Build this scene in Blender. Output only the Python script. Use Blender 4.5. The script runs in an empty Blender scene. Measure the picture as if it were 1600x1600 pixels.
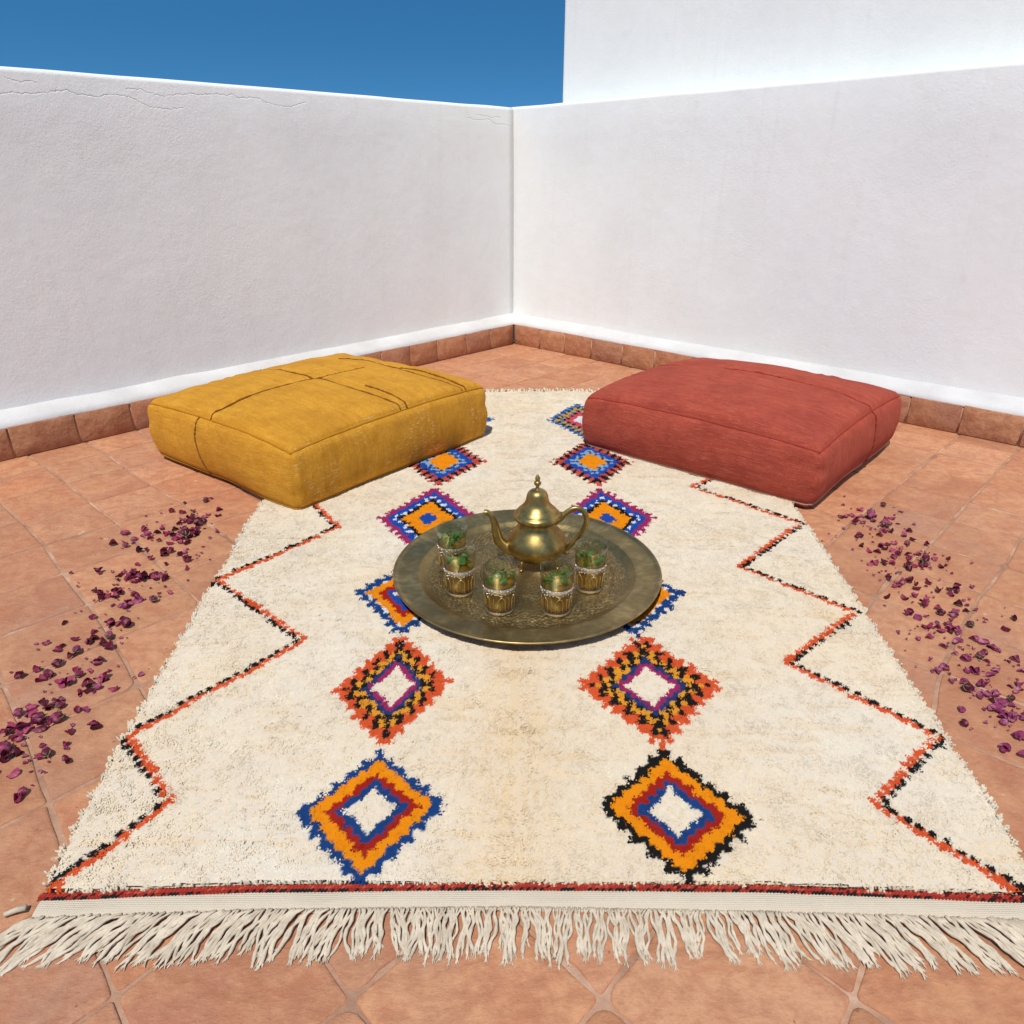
import bpy, bmesh, math, random
import numpy as np
from mathutils import Vector, Matrix, Quaternion

random.seed(7)
RNG = np.random.default_rng(11)
R = math.radians
S = bpy.context.scene
COL = S.collection

# ------------------------------------------------------------------ camera
CAM_H = 1.0
PITCH = R(25.22)
FPX = 1136.0                                   # focal length in pixels of the 1600 px photograph
cam = bpy.data.cameras.new("camera")
cam.sensor_width = 36.0
cam.lens = 36.0 * FPX / 1600.0
cam.clip_start = 0.05
cam.clip_end = 2000.0
cam_ob = bpy.data.objects.new("camera", cam)
COL.objects.link(cam_ob)
cam_ob.location = (0, 0, CAM_H)
cam_ob.rotation_euler = (R(90) - PITCH, 0, 0)
S.camera = cam_ob

# ------------------------------------------------------------------ world, sun, exposure
SUN_EL = R(62)
SUN_TO = Vector((0.27, 0.963)).normalized()     # the way shadows fall on the ground
sun_dir = Vector((SUN_TO.x * math.cos(SUN_EL), SUN_TO.y * math.cos(SUN_EL), -math.sin(SUN_EL)))
W = bpy.data.worlds.new("World")
S.world = W
W.use_nodes = True
wn = W.node_tree
for n in list(wn.nodes):
    wn.nodes.remove(n)
w_out = wn.nodes.new("ShaderNodeOutputWorld")
w_bg = wn.nodes.new("ShaderNodeBackground")
w_bg.inputs["Strength"].default_value = 0.125
w_sky = wn.nodes.new("ShaderNodeTexSky")
w_sky.sky_type = 'NISHITA'
w_sky.sun_disc = False
w_sky.sun_elevation = SUN_EL
w_sky.sun_rotation = math.atan2(-SUN_TO.x, -SUN_TO.y)
w_sky.altitude = 400
w_sky.air_density = 1.0
w_sky.dust_density = 0.2
w_sky.ozone_density = 3.0
# a clear dry-country sky: the deep blue comes down almost to the skyline
w_tc = wn.nodes.new("ShaderNodeTexCoord")
w_sep = wn.nodes.new("ShaderNodeSeparateXYZ")
w_ma = wn.nodes.new("ShaderNodeMath"); w_ma.operation = 'MULTIPLY_ADD'
w_ma.inputs[1].default_value = 3.0
w_ma.inputs[2].default_value = 0.20
w_mx = wn.nodes.new("ShaderNodeMath"); w_mx.operation = 'MAXIMUM'; w_mx.inputs[1].default_value = 0.0
w_cmb = wn.nodes.new("ShaderNodeCombineXYZ")
w_nrm = wn.nodes.new("ShaderNodeVectorMath"); w_nrm.operation = 'NORMALIZE'
wn.links.new(w_tc.outputs["Generated"], w_sep.inputs[0])
wn.links.new(w_sep.outputs[2], w_mx.inputs[0])
wn.links.new(w_mx.outputs[0], w_ma.inputs[0])
wn.links.new(w_sep.outputs[0], w_cmb.inputs[0])
wn.links.new(w_sep.outputs[1], w_cmb.inputs[1])
wn.links.new(w_ma.outputs[0], w_cmb.inputs[2])
wn.links.new(w_cmb.outputs[0], w_nrm.inputs[0])
wn.links.new(w_nrm.outputs[0], w_sky.inputs[0])
w_hsv = wn.nodes.new("ShaderNodeHueSaturation")
w_hsv.inputs["Hue"].default_value = 0.490
w_hsv.inputs["Saturation"].default_value = 1.30
wn.links.new(w_sky.outputs[0], w_hsv.inputs["Color"])
wn.links.new(w_hsv.outputs[0], w_bg.inputs[0])
wn.links.new(w_bg.outputs[0], w_out.inputs[0])

sl = bpy.data.lights.new("sun", 'SUN')
sl.energy = 3.45
sl.angle = R(0.53)
sl.color = (1.0, 0.952, 0.875)
sun_ob = bpy.data.objects.new("sun", sl)
COL.objects.link(sun_ob)
sun_ob.rotation_euler = sun_dir.to_track_quat('-Z', 'Y').to_euler()
sun_ob.location = (-2, -4, 8)

S.render.engine = 'CYCLES'
S.view_settings.view_transform = 'Standard'
S.view_settings.look = 'None'
S.view_settings.exposure = 0.17
S.view_settings.gamma = 1.0
S.cycles.max_bounces = 10
S.cycles.diffuse_bounces = 5
S.cycles.glossy_bounces = 5
S.cycles.transparent_max_bounces = 24
S.cycles.transmission_bounces = 8
S.cycles.sample_clamp_indirect = 6.0
S.cycles.use_denoising = True
try:
    S.cycles.denoiser = 'OPENIMAGEDENOISE'
    S.cycles.denoising_input_passes = 'RGB_ALBEDO_NORMAL'
except Exception:
    pass

# ------------------------------------------------------------------ helpers
cp, sp = math.cos(PITCH), math.sin(PITCH)

def at(px, py, z=0.0):
    """point of the horizontal plane at height z that the photograph shows at pixel (px, py)"""
    u = (px - 800) / FPX
    v = (800 - py) / FPX
    d = Vector((u, cp + v * sp, -sp + v * cp))
    t = (z - CAM_H) / d.z
    return Vector((d.x * t, d.y * t, z))

def mesh_obj(name, verts, faces, mats, parent=None, smooth=True, midx=None):
    me = bpy.data.meshes.new(name)
    me.from_pydata([tuple(v) for v in verts], [], faces)
    for m in (mats if isinstance(mats, (list, tuple)) else [mats]):
        me.materials.append(m)
    if midx is not None:
        me.polygons.foreach_set("material_index", np.asarray(midx, dtype=np.int32))
    me.polygons.foreach_set("use_smooth", np.full(len(me.polygons), smooth))
    me.update()
    o = bpy.data.objects.new(name, me)
    COL.objects.link(o)
    if parent:
        o.parent = parent
    return o

class MB:
    """collects shapes into one mesh"""
    def __init__(s):
        s.v = []; s.f = []; s.mi = []
    def add(s, v, f, mi=0):
        o = len(s.v)
        s.v += [tuple(p) for p in v]
        s.f += [tuple(i + o for i in q) for q in f]
        s.mi += [mi] * len(f)
    def lathe(s, prof, n=48, c=(0, 0, 0), mi=0, closed=False):
        v = []; f = []
        for r, z in prof:
            for k in range(n):
                a = 2 * math.pi * k / n
                v.append((c[0] + r * math.cos(a), c[1] + r * math.sin(a), c[2] + z))
        m = len(prof)
        for i in range(m - 1 + (1 if closed else 0)):
            j = (i + 1) % m
            for k in range(n):
                k2 = (k + 1) % n
                f.append((i * n + k, i * n + k2, j * n + k2, j * n + k))
        s.add(v, f, mi)
    def tube(s, pts, rad, n=10, mi=0, lobes=0, twist=0.0, flat=1.0, caps=True):
        pts = [Vector(p) for p in pts]
        m = len(pts)
        if not isinstance(rad, (list, tuple)):
            rad = [rad] * m
        v = []; f = []
        up = Vector((0, 0, 1))
        prev = None
        for i, p in enumerate(pts):
            t = (pts[min(i + 1, m - 1)] - pts[max(i - 1, 0)]).normalized()
            if prev is None:
                a = up if abs(t.dot(up)) < 0.9 else Vector((1, 0, 0))
                x = t.cross(a).normalized()
            else:
                x = (prev - t * prev.dot(t)).normalized()
            prev = x
            y = t.cross(x)
            for k in range(n):
                an = 2 * math.pi * k / n
                rr = rad[i] * (1 + 0.28 * math.cos(lobes * (an - twist * i))) if lobes else rad[i]
                v.append(p + x * (rr * math.cos(an)) + y * (rr * flat * math.sin(an)))
        for i in range(m - 1):
            for k in range(n):
                k2 = (k + 1) % n
                f.append((i * n + k, i * n + k2, (i + 1) * n + k2, (i + 1) * n + k))
        if caps:
            f.append(tuple(range(n - 1, -1, -1)))
            f.append(tuple(range((m - 1) * n, m * n)))
        s.add(v, f, mi)
    def ball(s, c, r, n=10, mi=0, sz=1.0):
        prof = []
        for i in range(n + 1):
            a = -math.pi / 2 + math.pi * i / n
            prof.append((max(r * math.cos(a), 1e-5), r * sz * math.sin(a)))
        s.lathe(prof, n + 4, c, mi)
    def build(s, name, mats, parent=None, smooth=True):
        return mesh_obj(name, s.v, s.f, mats, parent, smooth, s.mi)

def empty(name, loc, rz=0.0):
    o = bpy.data.objects.new(name, None)
    o.empty_display_size = 0.1
    COL.objects.link(o)
    o.location = loc
    o.rotation_euler = (0, 0, rz)
    return o

def tag(o, label=None, cat=None, group=None, kind=None):
    if label: o["label"] = label
    if cat: o["category"] = cat
    if group: o["group"] = group
    if kind: o["kind"] = kind
    return o

def smooth_path(pts, n):
    """Catmull-Rom through pts, n samples per span"""
    P = [Vector(p) for p in pts]
    P = [P[0] * 2 - P[1]] + P + [P[-1] * 2 - P[-2]]
    out = []
    for i in range(1, len(P) - 2):
        a, b, c, d = P[i - 1:i + 3]
        for k in range(n):
            t = k / n
            out.append(0.5 * ((2 * b) + (c - a) * t + (2 * a - 5 * b + 4 * c - d) * t * t + (3 * b - a - 3 * c + d) * t ** 3))
    out.append(P[-2])
    return out

def vnoise(x, y, seed=0):
    """smooth value noise, numpy"""
    xi = np.floor(x).astype(np.int64); yi = np.floor(y).astype(np.int64)
    fx = x - xi; fy = y - yi
    fx = fx * fx * (3 - 2 * fx); fy = fy * fy * (3 - 2 * fy)
    def h(a, b):
        n = (a * 374761393 + b * 668265263 + seed * 974711) & 0x7fffffff
        n = ((n ^ (n >> 13)) * 1274126177) & 0x7fffffff
        n = n ^ (n >> 16)
        return (n & 0xffff) / 65535.0
    return ((h(xi, yi) * (1 - fx) + h(xi + 1, yi) * fx) * (1 - fy) +
            (h(xi, yi + 1) * (1 - fx) + h(xi + 1, yi + 1) * fx) * fy) * 2 - 1

# ------------------------------------------------------------------ material helper
class Mat:
    def __init__(s, name, rough=0.8, metal=0.0, spec=None):
        s.m = bpy.data.materials.new(name)
        s.m.use_nodes = True
        s.t = s.m.node_tree
        s.b = s.t.nodes["Principled BSDF"]
        s.out = s.t.nodes["Material Output"]
        s.b.inputs["Roughness"].default_value = rough
        s.b.inputs["Metallic"].default_value = metal
        if spec is not None:
            s.b.inputs["Specular IOR Level"].default_value = spec
        s._tc = None
    def node(s, kind, **kw):
        n = s.t.nodes.new(kind)
        for k, v in kw.items():
            setattr(n, k, v)
        return n
    def link(s, a, b):
        s.t.links.new(a, b)
    def obj(s):
        if s._tc is None:
            s._tc = s.node("ShaderNodeTexCoord")
        return s._tc.outputs["Object"]
    def mapped(s, scale=(1, 1, 1), rot=(0, 0, 0)):
        m = s.node("ShaderNodeMapping")
        m.inputs["Scale"].default_value = scale
        m.inputs["Rotation"].default_value = rot
        s.link(s.obj(), m.inputs[0])
        return m.outputs[0]
    def noise(s, scale, detail=4, rough=0.55, vec=None, dist=0.0):
        n = s.node("ShaderNodeTexNoise")
        n.inputs["Scale"].default_value = scale
        n.inputs["Detail"].default_value = detail
        n.inputs["Roughness"].default_value = rough
        n.inputs["Distortion"].default_value = dist
        s.link(vec if vec is not None else s.obj(), n.inputs["Vector"])
        return n.outputs["Fac"]
    def ramp(s, fac, stops):
        r = s.node("ShaderNodeValToRGB")
        e = r.color_ramp.elements
        while len(e) < len(stops):
            e.new(0.5)
        for i, (p, c) in enumerate(stops):
            e[i].position = p
            e[i].color = (*c, 1) if len(c) == 3 else c
        s.link(fac, r.inputs[0])
        return r.outputs[0]
    def math(s, op, a, b=None, c=None, clamp=False):
        n = s.node("ShaderNodeMath", operation=op)
        n.use_clamp = clamp
        for i, x in enumerate((a, b, c)):
            if x is None: continue
            if isinstance(x, (int, float)): n.inputs[i].default_value = x
            else: s.link(x, n.inputs[i])
        return n.outputs[0]
    def mix(s, fac, a, b, mode='MIX'):
        n = s.node("ShaderNodeMix", data_type='RGBA', blend_type=mode)
        for i, x in ((0, fac), (6, a), (7, b)):
            if isinstance(x, (int, float)): n.inputs[i].default_value = x
            elif isinstance(x, tuple): n.inputs[i].default_value = (*x, 1)
            else: s.link(x, n.inputs[i])
        return n.outputs[2]
    def color(s, c):
        if isinstance(c, tuple): s.b.inputs["Base Color"].default_value = (*c, 1)
        else: s.link(c, s.b.inputs["Base Color"])
    def bump(s, h, strength=0.5, dist=0.01, normal=None):
        n = s.node("ShaderNodeBump")
        n.inputs["Strength"].default_value = strength
        n.inputs["Distance"].default_value = dist
        s.link(h, n.inputs["Height"])
        if normal is not None: s.link(normal, n.inputs["Normal"])
        s.link(n.outputs[0], s.b.inputs["Normal"])
        return n.outputs[0]
    def attr(s, name):
        a = s.node("ShaderNodeAttribute")
        a.attribute_name = name
        return a.outputs["Color"]

# ---- stucco
def stucco(name, base, crack_z=None):
    m = Mat(name, rough=0.9, spec=0.2)
    n1 = m.noise(95, 4, 0.65, dist=0.5)
    n2 = m.noise(16, 3, 0.5)
    n3 = m.noise(1.6, 4, 0.6)
    tint = m.ramp(n3, [(0.3, tuple(c * 0.95 for c in base)), (0.5, base), (0.72, (base[0] * 1.0, base[1] * 0.985, base[2] * 0.965))])
    # limewash: brushed patches, faint runs, a few scuffs
    brush = m.noise(1.0, 5, 0.62, vec=m.mapped((5, 5, 2.2)), dist=0.8)
    runs = m.noise(1.0, 4, 0.6, vec=m.mapped((22, 22, 0.9)))
    tint = m.mix(m.ramp(brush, [(0.45, (0, 0, 0)), (0.64, (0.34,) * 3)]), tint, (base[0] * 0.945, base[1] * 0.93, base[2] * 0.90))
    tint = m.mix(m.ramp(runs, [(0.58, (0, 0, 0)), (0.75, (0.38,) * 3)]), tint, (base[0] * 0.90, base[1] * 0.885, base[2] * 0.86))
    tint = m.mix(m.ramp(m.noise(7.5, 2, 0.5), [(0.735, (0, 0, 0)), (0.80, (0.14,) * 3)]), tint, (0.62, 0.58, 0.53))
    rough_area = m.ramp(m.noise(2.2, 3, 0.6), [(0.35, (0.35,) * 3), (0.65, (1, 1, 1))])
    h = m.math('ADD', m.math('MULTIPLY', n1, rough_area), m.math('MULTIPLY', n2, 0.8))
    h = m.math('ADD', h, m.math('MULTIPLY', m.noise(4.0, 3, 0.6), 1.3))
    if crack_z is not None:
        sx = m.node("ShaderNodeSeparateXYZ"); m.link(m.obj(), sx.inputs[0])
        total = None
        for cz, sd in crack_z:
            mp = m.node("ShaderNodeMapping"); mp.inputs["Location"].default_value = (sd, sd * 2, sd)
            mp.inputs["Scale"].default_value = (1, 1, 0.35)
            m.link(m.obj(), mp.inputs[0])
            w = m.noise(3.0, 8, 0.65, vec=mp.outputs[0])
            zz = m.math('ADD', sx.outputs[2], m.math('MULTIPLY', w, 0.16))
            d = m.math('ABSOLUTE', m.math('SUBTRACT', zz, cz + 0.08))
            ln = m.math('SUBTRACT', 1.0, m.math('MULTIPLY', d, 330.0), clamp=True)
            msk = m.math('GREATER_THAN', m.noise(1.3, 2, 0.5, vec=mp.outputs[0]), 0.50)
            ln = m.math('MULTIPLY', ln, msk)
            total = ln if total is None else m.math('MAXIMUM', total, ln)
        h = m.math('SUBTRACT', h, m.math('MULTIPLY', total, 1.6))
        tint = m.mix(m.math('MULTIPLY', total, 0.14), tint, (0.45, 0.42, 0.39))
    m.color(tint)
    m.bump(h, 0.50, 0.0032)
    return m.m

M_STUCCO = stucco("stucco", (0.862, 0.870, 0.828))
M_STUCCO_CRACK = stucco("cracked_stucco", (0.862, 0.870, 0.828), [(1.235, 0.0), (1.275, 5.3)])
def m_lime():
    m = Mat("lime_mortar", rough=0.9, spec=0.2)
    m.color(m.ramp(m.noise(5, 4), [(0.35, (0.56, 0.545, 0.52)), (0.7, (0.665, 0.65, 0.625))]))
    m.bump(m.noise(60, 4), 0.35, 0.004)
    return m.m
M_LIME = m_lime()

def terracotta(name, gain=1.0):
    m = Mat(name, rough=0.72, spec=0.35)
    c = m.attr("tint")
    tc_ = m.node("ShaderNodeTexCoord")
    sc_ = m.node("ShaderNodeVectorMath", operation='MULTIPLY_ADD')
    m.link(c, sc_.inputs[0]); sc_.inputs[1].default_value = (61.0, 83.0, 47.0); m.link(tc_.outputs["Object"], sc_.inputs[2])
    m.obj = lambda: sc_.outputs[0]
    patch = m.noise(5.5, 5, 0.62, dist=0.5)
    fine = m.noise(38, 4, 0.65)
    streak = m.noise(8, 6, 0.68, vec=m.mapped((1, 1.6, 1), (0, 0, R(35))), dist=1.2)
    col = m.mix(m.ramp(patch, [(0.40, (0, 0, 0)), (0.66, (0.9, 0.9, 0.9))]), c, (0.61 * gain, 0.355 * gain, 0.21 * gain))
    col = m.mix(m.ramp(streak, [(0.50, (0, 0, 0)), (0.72, (0.75, 0.75, 0.75))]), col, (0.40 * gain, 0.17 * gain, 0.095 * gain))
    col = m.mix(m.ramp(m.noise(2.3, 4, 0.6), [(0.54, (0, 0, 0)), (0.72, (0.65, 0.65, 0.65))]), col, (0.40 * gain, 0.245 * gain, 0.20 * gain))
    # lime bloom and small pale chips, dark pinholes
    col = m.mix(m.ramp(m.noise(27, 2, 0.5), [(0.735, (0, 0, 0)), (0.76, (0.65, 0.65, 0.65))]), col, (0.74, 0.60, 0.48))
    col = m.mix(m.ramp(m.noise(46, 2, 0.5, vec=m.mapped((1, 1, 1), (0.4, 0.2, 1.0))), [(0.735, (0, 0, 0)), (0.76, (0.7, 0.7, 0.7))]), col, (0.20, 0.09, 0.06))
    col = m.mix(m.ramp(fine, [(0.34, (0.50,) * 3), (0.58, (0, 0, 0))]), col, (0.38 * gain, 0.17 * gain, 0.10 * gain))
    grain = m.noise(1.0, 5, 0.75, vec=m.mapped((60, 190, 60), (0, 0, R(-40))))
    col = m.mix(m.ramp(grain, [(0.52, (0, 0, 0)), (0.72, (0.40,) * 3)]), col, (0.68 * gain, 0.42 * gain, 0.27 * gain))
    col = m.mix(m.ramp(m.noise(11, 5, 0.7, dist=1.0), [(0.50, (0, 0, 0)), (0.66, (0.55,) * 3)]), col, (0.45 * gain, 0.19 * gain, 0.11 * gain))
    col = m.mix(1.0, col, (0.92, 0.785, 0.655), 'MULTIPLY')
    m.color(col)
    h = m.math('ADD', m.math('MULTIPLY', patch, 1.6), m.math('MULTIPLY', fine, 0.7))
    h = m.math('ADD', h, m.math('MULTIPLY', grain, 0.25))
    m.bump(h, 0.85, 0.007)
    return m.m
M_TILE = terracotta("terracotta_tile")
M_SKIRT = terracotta("terracotta_skirting", 0.92)
def m_grout():
    m = Mat("grout", rough=0.95, spec=0.1)
    m.color(m.ramp(m.noise(9, 5, 0.65), [(0.35, (0.30, 0.16, 0.10)), (0.55, (0.45, 0.26, 0.165)), (0.72, (0.58, 0.40, 0.28))]))
    m.bump(m.noise(150, 3), 0.7, 0.003)
    return m.m
M_GROUT = m_grout()

# ------------------------------------------------------------------ the terrace frame (u along the left wall, v along the right wall)
A = R(43.35)
CORNER = Vector((0.012, 4.631, 0))
UD = Vector((-math.sin(A), -math.cos(A), 0))
VD = Vector((math.cos(A), -math.sin(A), 0))
def uv(u, v, z=0.0):
    return CORNER + UD * u + VD * v + Vector((0, 0, z))

TERR = 6.4
WALL_H = 1.322
SET = 0.08                                     # the wall face stands this far behind the skirting face

# ground far below the roof terrace
m = Mat("dry_ground", rough=0.95)
m.color(m.ramp(m.noise(0.15, 5), [(0.35, (0.30, 0.22, 0.15)), (0.65, (0.40, 0.31, 0.22))]))
g = mesh_obj("ground", [(-900, -900, -3.6), (900, -900, -3.6), (900, 900, -3.6), (-900, 900, -3.6)], [(0, 1, 2, 3)], m.m)
tag(g, kind='structure')

# ---- floor: grout bed and separately laid tiles, one mesh
def lines_u(v):
    a = max(0.0, min(1.0, (v - 1.0) / 1.9))
    out = []
    for k in range(-14, 17):
        ua = 2.735 + 0.205 * k
        ub = 2.84 + (0.245 * k if k >= -1 else -0.245 + 0.21 * (k + 1))
        out.append(ua * (1 - a) + ub * a)
    return out
VA = [0.0, 0.21, 0.435, 0.66, 0.895, 1.112, 1.33, 1.54, 1.755, 1.965, 2.165, 2.335, 2.55, 2.765, 2.96, 3.15] + [3.15 + 0.22 * i for i in range(1, 16)]
VB = [0.0, 0.21, 0.435, 0.66, 0.895, 1.112, 1.33, 1.54, 1.755, 1.965, 2.18, 2.39, 2.625, 2.87, 3.12, 3.37] + [3.37 + 0.24 * i for i in range(1, 16)]
def vline(i, u):
    a = max(0.0, min(1.0, (u - 1.6) / 1.1))
    return VA[i] * (1 - a) + VB[i] * a
def node_pt(iu, iv):
    v = VA[iv] if iv < len(VA) else 0
    u = lines_u(v)[iu]
    v = vline(iv, u)
    u = lines_u(v)[iu]
    return u, v

def fuv(u, v, z):                                # the tiling is laid a touch askew to the walls
    return uv(u + 0.00785 * v, v - 0.00785 * u, z)
fm = MB()
ftint = []
b0 = len(fm.v)
# grout bed as a gently wavy grid
NG = 60
gv = []; gf = []
for i in range(NG + 1):
    for j in range(NG + 1):
        u = -0.05 + (TERR + 0.1) * i / NG; v = -0.05 + (TERR + 0.1) * j / NG
        gv.append(uv(u, v, -0.0035))
for i in range(NG):
    for j in range(NG):
        gf.append((i * (NG + 1) + j, i * (NG + 1) + j + 1, (i + 1) * (NG + 1) + j + 1, (i + 1) * (NG + 1) + j))
fm.add(gv, gf, 1)
ftint += [(0.5, 0.3, 0.2)] * len(gv)
TCOL = [(0.56, 0.285, 0.165), (0.59, 0.315, 0.185), (0.52, 0.25, 0.145), (0.62, 0.34, 0.20), (0.50, 0.235, 0.135), (0.57, 0.30, 0.18), (0.55, 0.27, 0.155)]
rt = random.Random(5)
nu = 31
jit = {}
def njit(iu, iv):
    if (iu, iv) not in jit:
        u, v = node_pt(iu, iv)
        jit[(iu, iv)] = (u + rt.uniform(-.006, .006), v + rt.uniform(-.006, .006))
    return jit[(iu, iv)]
for iu in range(nu - 1):
    for iv in range(len(VA) - 1):
        q = [njit(iu, iv), njit(iu + 1, iv), njit(iu + 1, iv + 1), njit(iu, iv + 1)]
        cu = sum(p[0] for p in q) / 4; cv = sum(p[1] for p in q) / 4
        if cu < -0.12 or cu > TERR or cv > TERR: continue
        q = [(max(p[0], -0.045), max(p[1], 0.004)) for p in q]
        if max(p[0] for p in q) - min(p[0] for p in q) < 0.05: continue
        zt = rt.uniform(-0.0012, 0.0012); tx = rt.uniform(-.004, .004); ty = rt.uniform(-.004, .004)
        gap = rt.uniform(0.0017, 0.0038)
        cr = [rt.uniform(0.003, 0.012) if rt.random() < 0.85 else rt.uniform(0.015, 0.034) for _ in range(4)]
        tc = rt.choice(TCOL); k = rt.uniform(0.80, 1.10); pk = rt.uniform(-.05, .12); tc = (tc[0] * k, tc[1] * k * (1 + pk * .5), tc[2] * k * (1 + 1.6 * pk))
        # rounded outline, anticlockwise in (u, v)
        out = []
        for i in range(4):
            p = Vector(q[i]); a = Vector(q[i - 1]); b = Vector(q[(i + 1) % 4])
            da = (a - p).normalized(); db = (b - p).normalized()
            p = p + (da + db) * gap
            r = cr[i]
            s0 = p + da * r; s1 = p + db * r
            for kk in range(5):
                t = kk / 4
                out.append((1 - t) ** 2 * s0 + 2 * t * (1 - t) * p + t * t * s1)
            nx = Vector(q[(i + 1) % 4])
            dd = (b - Vector(q[i]))
            for kk in range(1, 5):                      # worn, slightly wavy edges
                t = kk / 5
                pp = Vector(q[i]) + dd * t
                nrm = Vector((-dd.y, dd.x)).normalized()
                if 0.10 + r < t * dd.length + 0.1 < dd.length + 0.1 - cr[(i + 1) % 4] and t * dd.length > r + .01 and t * dd.length < dd.length - cr[(i + 1) % 4] - .01:
                    out.append(pp + nrm * (gap + rt.uniform(-.0010, .0020) + (rt.uniform(.002, .006) if rt.random() < 0.06 else 0)))
        c = Vector((cu, cv))
        n = len(out)
        vv = []; ff = []
        for (ins, z) in ((0.0, -0.006), (0.0010, -0.0018), (0.0035, -0.0006), (0.0085, 0.0), (0.05, 0.0003)):
            for p in out:
                d = (c - p); L = d.length
                pp = p + d * min(ins / L, 0.9)
                z2 = z + zt + tx * (pp.x - cu) + ty * (pp.y - cv) - (0.0 if z < -.005 else 0)
                vv.append(fuv(pp.x, pp.y, z2))
        vv.append(fuv(cu, cv, zt + 0.0003))
        for ri in range(4):
            for k2 in range(n):
                k3 = (k2 + 1) % n
                ff.append((ri * n + k2, ri * n + k3, (ri + 1) * n + k3, (ri + 1) * n + k2))
        for k2 in range(n):
            ff.append((4 * n + k2, 4 * n + (k2 + 1) % n, 5 * n))
        fm.add(vv, ff, 0)
        ftint += [tc] * len(vv)
floor = fm.build("floor", [M_TILE, M_GROUT], None)
ca = floor.data.color_attributes.new("tint", 'FLOAT_COLOR', 'POINT')
arr = np.ones((len(ftint), 4), dtype=np.float32); arr[:, :3] = np.array(ftint)
ca.data.foreach_set("color", arr.ravel())
tag(floor, kind='structure')

# ---- walls: a swept profile with a hand-trowelled, slightly wandering arris
def sweep_wall(name, mat, start, direc, inward, length, thick, height, parent=None, z0=-0.3, seed=1, rad=0.018, wob=0.004, seg=0.05, rise=0.0):
    prof = [(0.0, z0), (0.0, 0.10)]
    for k in range(1, 9):
        prof.append((0.0, 0.10 + (height - rad - 0.10) * k / 8))
    for k in range(1, 6):
        a = (math.pi / 2) * k / 5
        prof.append((-rad + rad * math.cos(a), height - rad + rad * math.sin(a)))
    prof.append((-thick / 2, height + 0.002))
    for k in range(0, 5):
        a = math.pi / 2 + (math.pi / 2) * k / 4
        prof.append((-thick + rad + rad * math.cos(a), height - rad + rad * math.sin(a)))
    prof.append((-thick, z0))
    n = max(2, int(length / seg))
    m_ = len(prof)
    verts = []; faces = []
    for i in range(n + 1):
        s = length * i / n
        for j, (d, z) in enumerate(prof):
            w = float(vnoise(np.array([s * 4.0]), np.array([z * 2.2]), seed)[0]) * wob
            wz = float(vnoise(np.array([s * 5.0]), np.array([2.5]), seed + 9)[0]) * wob * 0.45 if z > height - 0.1 else 0
            p = Vector(start) + direc * s + inward * (d + w) + Vector((0, 0, z + wz + (rise * s if z > height - 0.1 else 0)))
            verts.append(p)
    for i in range(n):
        for j in range(m_ - 1):
            faces.append((i * m_ + j, i * m_ + j + 1, (i + 1) * m_ + j + 1, (i + 1) * m_ + j))
    faces.append(tuple(range(m_ - 1, -1, -1)))
    faces.append(tuple(n * m_ + j for j in range(m_)))
    o = mesh_obj(name, verts, faces, mat, parent)
    return o

def ledge(name, start, direc, inward, length, parent, seed):
    """sloping lime fillet between the skirting and the wall"""
    prof = [(-0.03, 0.10), (SET - 0.002, 0.118), (SET - 0.001, 0.1245), (SET * 0.75, 0.141), (SET * 0.4, 0.156), (SET * 0.1, 0.168), (-0.03, 0.180)]
    n = int(length / 0.022); m_ = len(prof)
    verts = []; faces = []
    for i in range(n + 1):
        s = length * i / n
        for j, (d, z) in enumerate(prof):
            w = float(vnoise(np.array([s * 6.0]), np.array([j * .8]), seed)[0]) * 0.0035
            w2 = float(vnoise(np.array([s * 28.0]), np.array([.5]), seed + 2)[0]) * 0.003 if j in (1, 2) else 0
            verts.append(Vector(start) + direc * s + inward * (d + (w2 * 0.4 if j in (1, 2) else w)) + Vector((0, 0, z + w * 0.7 - abs(w2))))
    for i in range(n):
        for j in range(m_ - 1):
            faces.append((i * m_ + j, i * m_ + j + 1, (i + 1) * m_ + j + 1, (i + 1) * m_ + j))
    return mesh_obj(name, verts, faces, M_LIME, parent)

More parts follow.
